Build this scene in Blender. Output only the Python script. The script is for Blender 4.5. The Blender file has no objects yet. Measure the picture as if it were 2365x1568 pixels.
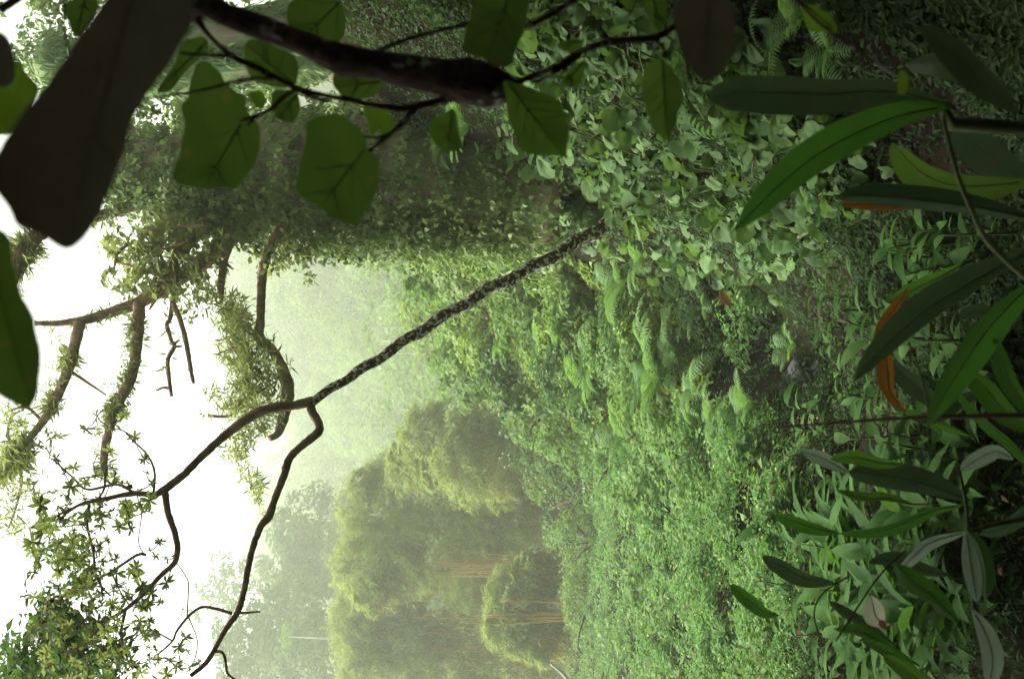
import bpy, math, random
import numpy as np
from mathutils import Vector, Matrix

rng = np.random.default_rng(11)
random.seed(11)
scene = bpy.context.scene
col = scene.collection

# ------------------------------------------------------------------ camera (held upright, so up in the world is left in the picture)
EZ = 1.7
F = 35.0 / 36.0 * 2365.0
cam_d = bpy.data.cameras.new('camera')
cam_d.lens = 35.0; cam_d.sensor_width = 36.0; cam_d.sensor_fit = 'HORIZONTAL'
cam_d.clip_start = 0.02; cam_d.clip_end = 2000.0
cam_d.dof.use_dof = True; cam_d.dof.focus_distance = 7.0; cam_d.dof.aperture_fstop = 7.0
cam = bpy.data.objects.new('camera', cam_d); col.objects.link(cam)
cam.matrix_world = Matrix(((0, 1, 0, 0), (0, 0, -1, 0), (-1, 0, 0, EZ), (0, 0, 0, 1)))
scene.camera = cam

# ------------------------------------------------------------------ overcast sky, sun, exposure
SUN_EL, SUN_AZ = math.radians(55), math.radians(-65)      # azimuth from +Y, negative to -X
world = bpy.data.worlds.new('World'); scene.world = world; world.use_nodes = True
nt = world.node_tree; nt.nodes.clear()
sky = nt.nodes.new('ShaderNodeTexSky'); sky.sky_type = 'NISHITA'; sky.sun_disc = False
sky.sun_elevation = SUN_EL; sky.sun_rotation = SUN_AZ
sky.air_density = 1.0; sky.dust_density = 8.0; sky.ozone_density = 1.0
hsv = nt.nodes.new('ShaderNodeHueSaturation'); hsv.inputs['Saturation'].default_value = 0.04
bg = nt.nodes.new('ShaderNodeBackground'); bg.inputs['Strength'].default_value = 0.08
wo = nt.nodes.new('ShaderNodeOutputWorld')
nt.links.new(sky.outputs[0], hsv.inputs['Color']); nt.links.new(hsv.outputs[0], bg.inputs['Color']); nt.links.new(bg.outputs[0], wo.inputs[0])
sd = bpy.data.lights.new('sun', 'SUN'); sd.energy = 1.5; sd.angle = math.radians(14); sd.color = (1.0, 0.96, 0.88)
so = bpy.data.objects.new('sun', sd); col.objects.link(so)
sdir = Vector((math.sin(SUN_AZ) * math.cos(SUN_EL), math.cos(SUN_AZ) * math.cos(SUN_EL), math.sin(SUN_EL)))
so.rotation_euler = sdir.to_track_quat('Z', 'Y').to_euler(); so.location = (0, 20, 60)
scene.view_settings.view_transform = 'Standard'; scene.view_settings.look = 'None'
scene.view_settings.exposure = 2.6; scene.view_settings.gamma = 1.0; scene.view_settings.use_curve_mapping = False
cy = scene.cycles
cy.use_denoising = True
cy.max_bounces = 6; cy.diffuse_bounces = 3; cy.glossy_bounces = 2; cy.transmission_bounces = 3; cy.volume_bounces = 1; cy.transparent_max_bounces = 4
cy.caustics_reflective = False; cy.caustics_refractive = False

# ------------------------------------------------------------------ helpers
def P(x, y, D):
    """a pixel of the 2365x1568 view at depth D metres in front of the eye"""
    return np.array([(784.0 - y) / F * D, D, EZ + (1182.5 - x) / F * D])

def mk_mesh(name, V, loops, totals, mat, smooth=False):
    me = bpy.data.meshes.new(name)
    V = np.asarray(V, dtype=np.float32); loops = np.asarray(loops, dtype=np.int32); totals = np.asarray(totals, dtype=np.int32)
    me.vertices.add(len(V)); me.vertices.foreach_set('co', V.ravel())
    me.loops.add(len(loops)); me.loops.foreach_set('vertex_index', loops)
    me.polygons.add(len(totals))
    st = np.zeros(len(totals), dtype=np.int32); st[1:] = np.cumsum(totals)[:-1]
    me.polygons.foreach_set('loop_start', st)
    me.polygons.foreach_set('loop_total', totals)
    if smooth: me.polygons.foreach_set('use_smooth', np.ones(len(totals), dtype=bool))
    me.update(calc_edges=True); me.validate()
    if mat: me.materials.append(mat)
    return me

class Geo:
    def __init__(s): s.V = []; s.L = []; s.T = []; s.n = 0
    def add(s, V, F):
        V = np.asarray(V, float)
        s.V.append(V)
        if isinstance(F, np.ndarray):
            s.L.append((F + s.n).ravel()); s.T.append(np.full(len(F), F.shape[1]))
        else:
            s.L.append(np.concatenate([np.asarray(f) for f in F]) + s.n); s.T.append(np.array([len(f) for f in F]))
        s.n += len(V)
    def mesh(s, name, mat, origin=None, smooth=False):
        V = np.concatenate(s.V)
        if origin is not None: V = V - np.asarray(origin)
        return mk_mesh(name, V, np.concatenate(s.L), np.concatenate(s.T), mat, smooth)
    def scatter(s, tmpl, pos, R, sc):
        V0, F0 = tmpl
        N = len(pos)
        if N == 0: return
        sc = np.asarray(sc, float)
        if sc.ndim == 0: sc = np.full(N, float(sc))
        sc3 = sc[:, None, None] if sc.ndim == 1 else sc[:, None, :]
        V = np.einsum('nij,nkj->nki', R, sc3 * V0[None]) + pos[:, None, :]
        k = len(V0)
        L = (F0[None] + (np.arange(N) * k)[:, None, None])
        s.V.append(V.reshape(-1, 3)); s.L.append((L + s.n).ravel()); s.T.append(np.full(N * len(F0), F0.shape[1])); s.n += N * k

def unit(v): return v / np.maximum(np.linalg.norm(v, axis=-1, keepdims=True), 1e-9)
def frames(x, n):
    x = unit(x); y = unit(np.cross(n, x)); z = np.cross(x, y)
    return np.stack([x, y, z], axis=-1)
def rnd(N): return unit(rng.normal(size=(N, 3)))
def rframes(nrm, spread=0.5, xd=None, xs=1.0):
    N = len(nrm); n = unit(nrm + spread * rng.normal(size=(N, 3)))
    x = rng.normal(size=(N, 3)) * xs
    if xd is not None: x = x + np.asarray(xd)
    x = x - (x * n).sum(1, keepdims=True) * n
    return frames(x, n)

def thing(name, label, cat, base, group=None):
    o = bpy.data.objects.new(name, None); col.objects.link(o)
    o.empty_display_size = 0.1
    o.location = [float(c) for c in base]; o['label'] = label; o['category'] = cat
    if group: o['group'] = group
    return o
def link(name, me, parent=None, M=None, kind=None):
    o = bpy.data.objects.new(name, me); col.objects.link(o)
    if parent is not None: o.parent = parent
    if M is not None: o.matrix_local = M
    if kind: o['kind'] = kind
    return o
def part(name, geo, mat, parent, smooth=False, kind=None):
    return link(name, geo.mesh(name, mat, np.array(parent.location), smooth), parent, kind=kind)
def inst(name, me, parent, pos, R, s):
    M = Matrix.Identity(4)
    s = np.asarray(s, float) * np.ones(3)
    A = R * s[None, :]
    base = np.array(parent.location)
    for i in range(3):
        for j in range(3): M[i][j] = float(A[i, j])
        M[i][3] = float(pos[i] - base[i])
    return link(name, me, parent, M)
def tag(o, label, cat, group=None):
    o['label'] = label; o['category'] = cat
    if group: o['group'] = group
    return o

def spline(pts, n):
    pts = np.asarray(pts, float); m = len(pts)
    if m < 3:
        t = np.linspace(0, 1, n)[:, None]; return pts[0] * (1 - t) + pts[-1] * t
    p = np.vstack([2 * pts[0] - pts[1], pts, 2 * pts[-1] - pts[-2]])
    d = np.concatenate([[0], np.cumsum(np.linalg.norm(np.diff(pts[:, :3], axis=0), axis=1))]); d /= d[-1]
    out = []
    for t in np.linspace(0, 1, n):
        i = min(np.searchsorted(d, t, side='right') - 1, m - 2); u = (t - d[i]) / max(d[i + 1] - d[i], 1e-9)
        a, b, c, e = p[i], p[i + 1], p[i + 2], p[i + 3]
        out.append(0.5 * ((2 * b) + (-a + c) * u + (2 * a - 5 * b + 4 * c - e) * u * u + (-a + 3 * b - 3 * c + e) * u ** 3))
    return np.array(out)

def tube(geo, pts, rad, n=None, sides=8, rough=0.0, knob=0.0):
    """a tapered round limb through the points; rad is one radius per point"""
    pr = np.hstack([np.asarray(pts, float), np.asarray(rad, float)[:, None]])
    if n is None: n = 3 * len(pts)
    s = spline(pr, n); c = s[:, :3]; r = np.maximum(s[:, 3], 1e-4)
    t = unit(np.gradient(c, axis=0))
    up = np.array([0.31, 0.2, 0.93]); V = []
    a = np.linspace(0, 2 * np.pi, sides, endpoint=False)
    ph = rng.uniform(0, 6.28, 3)
    x = unit(np.cross(t[0], up))
    for i in range(n):
        x = unit(x - np.dot(x, t[i]) * t[i]); y = np.cross(t[i], x)
        k = 1 + rough * rng.normal(size=sides) + knob * (np.sin(3 * a + ph[0] + i * .5) * .5 + np.sin(i * 1.7 + ph[1]) * .5)
        V.append(c[i] + (r[i] * k)[:, None] * (np.cos(a)[:, None] * x + np.sin(a)[:, None] * y))
    V = np.concatenate(V + [c[:1], c[-1:]])
    Fq = [[i * sides + j, i * sides + (j + 1) % sides, (i + 1) * sides + (j + 1) % sides, (i + 1) * sides + j] for i in range(n - 1) for j in range(sides)]
    k = n * sides
    Fq += [[k, (j + 1) % sides, j] for j in range(sides)] + [[k + 1, k - sides + j, k - sides + (j + 1) % sides] for j in range(sides)]
    geo.add(V, Fq)
    return s

def pt_tube(geo, L, w, D, sides=8, **k):
    """a limb given in view pixels: [(x, y)], half widths in pixels, depths"""
    m = len(L)
    D = np.interp(np.linspace(0, 1, m), np.linspace(0, 1, len(D)), D) if hasattr(D, '__len__') else np.full(m, D)
    w = np.interp(np.linspace(0, 1, m), np.linspace(0, 1, len(w)), w) if hasattr(w, '__len__') else np.full(m, w)
    pts = [P(x, y, d) for (x, y), d in zip(L, D)]
    return tube(geo, pts, w / F * D, sides=sides, **k)

def inpoly(x, y, poly):
    poly = np.asarray(poly, float); ins = np.zeros(len(x), bool); j = len(poly) - 1
    for i in range(len(poly)):
        xi, yi = poly[i]; xj, yj = poly[j]
        c = ((yi > y) != (yj > y)) & (x < (xj - xi) * (y - yi) / (yj - yi + 1e-12) + xi)
        ins ^= c; j = i
    return ins
def sample_poly(poly, n):
    poly = np.asarray(poly, float); lo = poly.min(0); hi = poly.max(0); out = np.zeros((0, 2))
    while len(out) < n:
        q = rng.uniform(lo, hi, (n * 3, 2)); out = np.vstack([out, q[inpoly(q[:, 0], q[:, 1], poly)]])
    return out[:n]

# ------------------------------------------------------------------ materials
def nodes_of(name):
    m = bpy.data.materials.new(name); m.use_nodes = True
    t = m.node_tree; t.nodes.clear(); return m, t, t.nodes.new('ShaderNodeOutputMaterial')
def N_(t, typ, **k):
    n = t.nodes.new(typ)
    for a, b in k.items(): setattr(n, a, b)
    return n
def mixc(t, fac, a, b):
    n = t.nodes.new('ShaderNodeMix'); n.data_type = 'RGBA'
    for sock, v in ((n.inputs[0], fac), (n.inputs[6], a), (n.inputs[7], b)):
        if isinstance(v, bpy.types.NodeSocket): t.links.new(v, sock)
        elif isinstance(v, tuple): sock.default_value = (*v, 1)
        else: sock.default_value = v
    return n.outputs[2]
def noise(t, scale, detail=3, coord='Object', rough=0.55):
    tc = N_(t, 'ShaderNodeTexCoord'); n = N_(t, 'ShaderNodeTexNoise')
    n.inputs['Scale'].default_value = scale; n.inputs['Detail'].default_value = detail; n.inputs['Roughness'].default_value = rough
    t.links.new(tc.outputs[coord], n.inputs['Vector']); return n.outputs['Fac']
def ramp(t, fac, lo, hi):
    n = N_(t, 'ShaderNodeMapRange'); n.inputs[1].default_value = lo; n.inputs[2].default_value = hi; t.links.new(fac, n.inputs[0]); return n.outputs[0]

def leafmat(name, c1, c2, trans=0.35, rough=0.5, tcol=None, nscale=1.2, third=None, third_at=0.93, spec=0.07, spots=None):
    m, t, out = nodes_of(name)
    g = N_(t, 'ShaderNodeNewGeometry'); oi = N_(t, 'ShaderNodeObjectInfo')
    ad = N_(t, 'ShaderNodeMath', operation='ADD'); fr = N_(t, 'ShaderNodeMath', operation='FRACT')
    t.links.new(g.outputs['Random Per Island'], ad.inputs[0]); t.links.new(oi.outputs['Random'], ad.inputs[1]); t.links.new(ad.outputs[0], fr.inputs[0])
    c = mixc(t, fr.outputs[0], c1, c2)
    nz = ramp(t, noise(t, nscale, 3), 0.3, 0.7)
    dk = tuple(0.62 * v for v in c1)
    f2 = N_(t, 'ShaderNodeMath', operation='MULTIPLY'); f2.inputs[1].default_value = 0.5; t.links.new(nz, f2.inputs[0])
    c = mixc(t, f2.outputs[0], c, dk)
    if third:
        gt = N_(t, 'ShaderNodeMath', operation='GREATER_THAN'); gt.inputs[1].default_value = third_at; t.links.new(fr.outputs[0], gt.inputs[0])
        c = mixc(t, gt.outputs[0], c, third)
    if spots: c = mixc(t, ramp(t, noise(t, spots, 4, rough=.7), .63, .70), c, (.13, .085, .03))
    p = N_(t, 'ShaderNodeBsdfPrincipled'); t.links.new(c, p.inputs['Base Color'])
    p.inputs['Roughness'].default_value = rough; p.inputs['Specular IOR Level'].default_value = spec
    tr = N_(t, 'ShaderNodeBsdfTranslucent')
    tc = mixc(t, 0.55, c, tcol or (c2[0] * 1.3, c2[1] * 1.5, c2[2] * 0.5)); t.links.new(tc, tr.inputs['Color'])
    mx = N_(t, 'ShaderNodeMixShader'); mx.inputs[0].default_value = trans
    t.links.new(p.outputs[0], mx.inputs[1]); t.links.new(tr.outputs[0], mx.inputs[2]); t.links.new(mx.outputs[0], out.inputs[0])
    return m

def barkmat(name, a, b, moss=None, moss_amt=0.5, lichen=None, lich_amt=0.62, scale=9.0, stretch=0.25, bump=0.6, rough=0.9, lscale=14, spec=.08):
    m, t, out = nodes_of(name)
    tc = N_(t, 'ShaderNodeTexCoord'); mp = N_(t, 'ShaderNodeMapping'); mp.inputs['Scale'].default_value = (1, 1, stretch)
    t.links.new(tc.outputs['Object'], mp.inputs[0])
    n = N_(t, 'ShaderNodeTexNoise'); n.inputs['Scale'].default_value = scale; n.inputs['Detail'].default_value = 6; n.inputs['Roughness'].default_value = .65
    t.links.new(mp.outputs[0], n.inputs['Vector'])
    c = mixc(t, ramp(t, n.outputs['Fac'], .35, .65), a, b)
    if moss: c = mixc(t, ramp(t, noise(t, scale * .35, 5), moss_amt, moss_amt + .12), c, moss)
    if lichen: c = mixc(t, ramp(t, noise(t, lscale, 3), lich_amt, lich_amt + .03), c, lichen)
    p = N_(t, 'ShaderNodeBsdfPrincipled'); p.inputs['Roughness'].default_value = rough; p.inputs['Specular IOR Level'].default_value = spec; t.links.new(c, p.inputs['Base Color'])
    bp = N_(t, 'ShaderNodeBump'); bp.inputs['Strength'].default_value = bump; bp.inputs['Distance'].default_value = .03
    t.links.new(n.outputs['Fac'], bp.inputs['Height']); t.links.new(bp.outputs[0], p.inputs['Normal'])
    t.links.new(p.outputs[0], out.inputs[0]); return m

M = {}
M['soil'] = barkmat('soil', (.008, .006, .005), (.019, .013, .009), moss=(.012, .018, .006), moss_amt=.5, scale=3, stretch=1, bump=.8, spec=0.0)
M['rock'] = barkmat('rock', (.03, .027, .03), (.085, .078, .085), moss=(.03, .035, .02), moss_amt=.58, scale=12, stretch=1, bump=.9, rough=.5, spec=.4)
M['ivybark'] = barkmat('ivy_tree_bark', (.15, .11, .075), (.36, .27, .19), moss=(.16, .22, .09), moss_amt=.43, scale=7, stretch=.22, bump=1.0)
M['mossbark'] = barkmat('mossy_bark', (.13, .11, .075), (.30, .26, .18), moss=(.16, .22, .09), moss_amt=.42, scale=5, stretch=.15, bump=1.0)
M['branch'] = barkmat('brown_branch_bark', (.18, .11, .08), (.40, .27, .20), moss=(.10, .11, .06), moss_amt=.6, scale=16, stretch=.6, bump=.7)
M['lichen'] = barkmat('lichened_bark', (.10, .068, .046), (.25, .17, .12), moss=(.16, .17, .07), moss_amt=.6, lichen=(.92, .93, .85), lich_amt=.52, scale=34, stretch=.8, bump=.8, lscale=38)
M['darkbark'] = barkmat('dark_bark', (.05, .03, .027), (.13, .08, .07), lichen=(.5, .48, .47), lich_amt=.64, scale=70, stretch=.6, bump=1.0, lscale=34)
M['pale_trunk'] = barkmat('pale_bark', (.30, .31, .26), (.45, .46, .40), scale=4, bump=.2)
M['culm'] = barkmat('bamboo_culm', (.24, .135, .03), (.38, .23, .05), scale=3, stretch=.2, bump=.1, rough=.5)
M['dry'] = barkmat('dry_bamboo_twig', (.16, .09, .03), (.26, .16, .06), scale=5, bump=.1)
M['olive'] = leafmat('old_bamboo_leaf', (.17, .165, .045), (.28, .26, .08), .45, .6, nscale=.4)
M['stem'] = barkmat('green_stem', (.06, .08, .03), (.12, .14, .06), scale=20, bump=.1, rough=.6)
M['brownstem'] = barkmat('brown_stem', (.06, .03, .02), (.10, .06, .04), scale=20, bump=.2, rough=.7)
M['forest'] = leafmat('forest_leaf', (.05, .115, .025), (.18, .27, .07), .3, .6, nscale=.05)
M['forest_b'] = leafmat('dark_forest_leaf', (.02, .05, .015), (.06, .105, .035), .2, .6, nscale=.05)
M['lefttree'] = leafmat('dark_tree_leaf', (.045, .095, .03), (.10, .17, .055), .25, .6, nscale=.3)
M['bamboo'] = leafmat('bamboo_leaf', (.15, .195, .055), (.28, .33, .12), .4, .55, nscale=.35)
M['shrub'] = leafmat('shrub_leaf', (.075, .14, .035), (.17, .27, .08), .35, .5, nscale=.9)
M['shrub_b'] = leafmat('shrub_leaf_yellow', (.11, .18, .035), (.25, .34, .09), .35, .5, nscale=.9)
M['cover'] = leafmat('ground_cover_leaf', (.05, .13, .032), (.16, .29, .085), .35, .5, nscale=.45, third=(.34, .36, .12), third_at=.965)
M['under'] = leafmat('shade_dark_undergrowth_leaf', (.010, .024, .006), (.040, .078, .019), .3, .55, nscale=1.2)  # leaf colour near black; the shade of gaps and bank is painted in
M['vine'] = leafmat('round_vine_leaf', (.075, .145, .045), (.165, .26, .095), .3, .5, nscale=3, spec=.04)
M['vine_b'] = leafmat('small_vine_leaf', (.035, .075, .02), (.13, .21, .075), .3, .5, nscale=3)
M['rib'] = barkmat('leaf_rib', (.07, .12, .04), (.11, .17, .06), scale=30, bump=0, rough=.5)
M['fern'] = leafmat('fern_leaf', (.075, .155, .05), (.17, .28, .10), .35, .5, nscale=2)
M['ivy'] = leafmat('ivy_leaf', (.10, .165, .05), (.27, .35, .14), .3, .45, nscale=1.5)
M['whorl'] = leafmat('whorl_leaf', (.085, .12, .05), (.18, .20, .09), .5, .5, nscale=2)
M['epi'] = leafmat('epiphyte_leaf', (.12, .16, .07), (.24, .25, .11), .5, .55, nscale=2)
M['broad'] = leafmat('broad_leaf', (.034, .068, .016), (.05, .092, .02), .55, .42, tcol=(.11, .20, .02), nscale=22, spec=.35, spots=38)
M['broad_lime'] = leafmat('young_broad_leaf', (.05, .10, .01), (.08, .14, .015), .6, .45, tcol=(.14, .24, .015), nscale=9)
M['broad_dark'] = leafmat('old_broad_leaf', (.14, .115, .095), (.17, .14, .115), .15, .33, tcol=(.14, .11, .06), nscale=40, spec=.5, spots=30)
M['ginger'] = leafmat('ginger_leaf', (.03, .085, .012), (.05, .12, .02), .45, .32, tcol=(.06, .18, .015), nscale=16, spec=.45, spots=30)
M['ginger_grey'] = leafmat('ginger_leaf_grey', (.055, .10, .05), (.085, .14, .07), .2, .36, tcol=(.07, .12, .04), nscale=16, spec=.22, spots=26)
M['seedling'] = leafmat('seedling_leaf', (.028, .08, .016), (.085, .17, .04), .35, .45, nscale=4, spec=.03)
M['orange'] = leafmat('dead_orange_leaf', (.22, .085, .014), (.28, .12, .022), .35, .5, tcol=(.32, .13, .02), nscale=20, spots=40)
M['white'] = leafmat('white_leaf_underside', (.26, .33, .26), (.34, .40, .33), .3, .45, tcol=(.3, .4, .25), nscale=14)
M['petal'] = leafmat('cream_petal', (.70, .68, .50), (.72, .70, .54), .3, .5, tcol=(.8, .75, .55), nscale=20)
M['pink'] = leafmat('pink_petal_base', (.55, .12, .13), (.5, .14, .14), .2, .5, tcol=(.6, .2, .2), nscale=20)
M['brownleaf'] = leafmat('brown_dead_leaf', (.10, .055, .03), (.15, .08, .04), .2, .6, nscale=14)
M['cone'] = barkmat('seed_cone', (.10, .05, .03), (.2, .1, .06), scale=60, stretch=1)

# ------------------------------------------------------------------ leaf templates: base at the origin, length 1 along +x, face up +z
KITE = (np.array([[0, 0, 0], [.42, .3, .10], [1, 0, -.03], [.42, -.3, .10]]), np.array([[0, 2, 1], [0, 3, 2]]))
NARROW = (np.array([[0, 0, 0], [.4, .085, .03], [1, 0, -.06], [.4, -.085, .03]]), np.array([[0, 2, 1], [0, 3, 2]]))
def lance(nl=7, w=.16, droop=.25, fold=.35, wave=0.0, peak=.4):
    t = np.linspace(0, 1, nl); wd = w * (np.sin(np.pi * t ** (math.log(.5) / math.log(peak)))) ** .8; wd[0] = .02
    wd[-1] = 0.004
    V = []
    for a, b in zip(t, wd):
        z = -droop * a * a; x = a * (1 - .25 * droop * a)
        wv = wave * math.sin(a * 17)
        V += [[x, b, z + fold * b + wv], [x, 0, z], [x, -b, z + fold * b - wv]]
    Fq = []
    for i in range(nl - 1):
        for j in range(2): Fq.append([i * 3 + j, i * 3 + j + 1, i * 3 + j + 4, i * 3 + j + 3])
    return np.array(V), np.array(Fq)[:, ::-1]
def round_leaf(seed, n=22):
    r = np.random.default_rng(seed); a = np.linspace(0, 2 * np.pi, n, endpoint=False)
    # notch at a = pi (the stalk side)
    d = np.abs(((a - np.pi + np.pi) % (2 * np.pi)) - np.pi)
    rad = .5 * (1 - .5 * np.exp(-(d / .25) ** 2)) * (1 + (.035, .05, .03, .09)[seed % 4] * np.cos((7, 9, 6, 5)[seed % 4] * a + seed)) * (1 + .05 * r.normal(size=n))
    rad *= 1 + (.12, .0, .2, .05)[seed % 4] * np.cos(a)
    V = [[.12, 0, -.02]]
    for k in (.55, 1.0):
        for ai, ri in zip(a, rad):
            x, y = ri * k * math.cos(ai), ri * k * math.sin(ai) * .95
            z = .22 * abs(y) * (1 - .5 * k) + .02 * math.sin((7, 9, 6, 5)[seed % 4] * ai + seed) * k + .07 * math.sin(2 * ai + seed * 1.7) * k - .16 * k * k * (x * x) * 2 + .03 * r.normal() * k
            V.append([x + .42, y, z])
    V = np.array(V)
    Fq = [[0, 1 + j, 1 + (j + 1) % n] for j in range(n)]
    Fr = [[1 + j, 1 + n + j, 1 + n + (j + 1) % n, 1 + (j + 1) % n] for j in range(n)]
    tri = Fq + [[q[0], q[1], q[2]] for q in Fr] + [[q[0], q[2], q[3]] for q in Fr]
    return V, np.array(tri)
def frond(npair=15, arch=.5, wid=.26, seed=0, side=1.0):
    r = np.random.default_rng(seed); V = []; Fq = []
    t = np.linspace(0, 1, npair + 2)
    ang = .9 - (1.1 + arch) * t
    pts = np.zeros((npair + 2, 3))
    for i in range(1, npair + 2):
        pts[i] = pts[i - 1] + np.array([math.cos(ang[i]), 0, math.sin(ang[i])]) / (npair + 1)
    for i in range(npair + 1):     # the rachis: a thin folded ribbon
        b = len(V); w = .008 * (1 - .7 * t[i])
        V += [pts[i] + [0, w, 0], pts[i] + [0, -w, 0], pts[i + 1] + [0, -w, 0], pts[i + 1] + [0, w, 0]]; Fq.append([b, b + 1, b + 2, b + 3])
    for i in range(1, npair + 1):
        L = wid * (math.sin(math.pi * (t[i] * .86 + .12))) ** .75
        tg = unit(pts[min(i + 1, npair + 1)] - pts[i - 1]); up = np.array([-tg[2], 0, tg[0]])
        for sgn in (1, -1):
            d = unit(np.array([0, sgn, 0]) + .38 * tg + up * r.normal() * .06)
            hw = .34 / (npair + 1)
            b0 = pts[i]
            p1 = b0 + d * L * .45; p2 = b0 + d * L - up * L * .18
            b = len(V)
            V += [b0 - tg * hw * .7, p1 - tg * hw - up * .004, p2, p1 + tg * hw + up * .008, b0 + tg * hw * .7]
            Fq += [[b, b + 1, b + 3, b + 4], [b + 1, b + 2, b + 3, b + 3]]
    return np.array(V), [list(dict.fromkeys(f)) for f in Fq]
def whorl(n=8, seed=0):
    r = np.random.default_rng(seed); L0, F0 = lance(5, .165, .28, .25, peak=.55); V = []; Fq = []
    for i in range(n):
        a = 2 * np.pi * i / n + r.normal() * .15; el = r.uniform(-.2, .75)
        x = np.array([math.cos(a) * math.cos(el), math.sin(a) * math.cos(el), math.sin(el)])
        R = frames(x[None], np.array([[0, 0, 1.0]]) + .25 * r.normal(size=(1, 3)))[0]
        Fq.append(F0 + len(V)); V += list((R @ (L0 * r.uniform(.75, 1.1)).T).T)
    return np.array(V), np.concatenate(Fq)
LANCE = lance(); LANCE_S = lance(4, .15, .3)

# ------------------------------------------------------------------ terrain
def sst(a, b, x): t = np.clip((x - a) / (b - a), 0, 1); return t * t * (3 - 2 * t)
def vnoise(x, y, s, seed=0):
    return (np.sin(x * s + seed) * np.cos(y * s * 1.13 + seed * 2) + .5 * np.sin(x * s * 2.3 + y * s * 1.7 + seed * 3) + .25 * np.cos(x * s * 4.1 - y * s * 3.7 + seed)) / 1.75
def height(x, y):
    x = np.asarray(x, float); y = np.asarray(y, float)
    h = -1.8 - .75 * sst(2.5, 16, y)
    h = h + 3.7 * sst(.25, 2.7, x - .03 * (y - 6)) * sst(2.0, 5.0, y) * (1 - .75 * sst(14, 40, y))
    h = h + 3.9 * sst(8.5, 27, y) * sst(-.15, .0, x / np.maximum(y, 4)) * (1 - .8 * sst(34, 60, y))
    h = h - .6 * np.exp(-((x + .1 - .09 * (y - 8)) / .6) ** 2) * sst(5, 7.5, y) * (1 - sst(12, 18, y))
    h = h + 47.5 * sst(85, 228, y + 8 * np.sin(x * .035)) + 3.0 * sst(24, 46, y) * sst(-16, 4, x)
    h = h + 6.0 * sst(-1.2, -7, y) + 5 * sst(6, 14, np.abs(x)) * (1 - sst(0, 8, y))  # unseen rise behind the viewer, added to block light; the sides rise too
    h = h + .12 * vnoise(x, y, 1.1, 1) * sst(2, 5, y) + .05 * vnoise(x, y, 3.3, 2) + .8 * vnoise(x, y, .12, 4) * sst(28, 60, y)
    return h + EZ
def hit(x, y, d0=1.5, d1=140.0):
    """where the ray through a view pixel meets the ground"""
    D = np.concatenate([np.linspace(d0, 30, 400), np.linspace(30, d1, 300)])
    X = (784.0 - y) / F * D; Z = EZ + (1182.5 - x) / F * D
    g = height(X, D); k = np.argmax(Z < g)
    if not (Z < g).any(): k = len(D) - 1
    return np.array([X[k], D[k], g[k]])
_mx = np.arange(600, 2420, 12.0); _my = np.arange(-60, 1640, 12.0)
def depth_map():
    D = np.concatenate([np.linspace(1.6, 12, 150), np.linspace(12.1, 60, 130)]); out = np.zeros((len(_mx), len(_my)))
    for i, x in enumerate(_mx):
        X = (784.0 - _my)[:, None] / F * D; Z = EZ + (1182.5 - x) / F * D
        H = height(X, np.broadcast_to(D, X.shape)) + .12; k = np.argmax(Z[None] < H, axis=1); k[~(Z[None] < H).any(1)] = len(D) - 1
        out[i] = D[k]
    return out
def slope_n(x, y, e=.1):
    gx = (height(x + e, y) - height(x - e, y)) / (2 * e); gy = (height(x, y + e) - height(x, y - e)) / (2 * e)
    return unit(np.stack([-gx, -gy, np.ones_like(gx)], -1))

gx = np.concatenate([-np.geomspace(260, 6.2, 46), np.linspace(-6, 6, 81), np.geomspace(6.2, 260, 46)])
gy = np.concatenate([np.linspace(-25, -2, 24), np.linspace(-1.8, 16, 100), np.geomspace(16.4, 330, 66)])
GX, GY = np.meshgrid(gx, gy)
g = Geo(); nx_, ny_ = len(gx), len(gy)
idx = np.arange(nx_ * ny_).reshape(ny_, nx_)
g.add(np.stack([GX, GY, height(GX, GY)], -1).reshape(-1, 3), np.stack([idx[:-1, :-1], idx[:-1, 1:], idx[1:, 1:], idx[1:, :-1]], -1).reshape(-1, 4))
ground = link('ground', g.mesh('ground', M['soil'], smooth=True), kind='structure')

# ------------------------------------------------------------------ crowns
def clumpy(geo, centre, radii, nclump, nleaf, clr, size, tmpl=KITE, up=.5, low=-.4, spread=.55, squash=.75):
    """leaf clumps over an ellipsoid: outer shell dense, gaps between"""
    d = rnd(nclump * 2); d = d[d[:, 2] > low][:nclump]; nclump = len(d)
    c = np.asarray(centre) + d * np.asarray(radii) * rng.uniform(.55, 1.0, (nclump, 1)) ** .6
    cl = rng.uniform(.6, 1.25, nclump) * clr
    k = nclump * nleaf; ci = np.repeat(np.arange(nclump), nleaf)
    q = rnd(k); q[:, 2] = np.where(q[:, 2] < -.3, -q[:, 2], q[:, 2])
    r = rng.uniform(.35, 1, k) ** .5
    pos = c[ci] + q * (cl[ci] * r)[:, None] * np.array([1, 1, squash])
    n = q + .5 * d[ci] + np.array([0, 0, up])
    geo.scatter(tmpl, pos, rframes(n, spread), size * rng.uniform(.6, 1.4, k))

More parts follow.
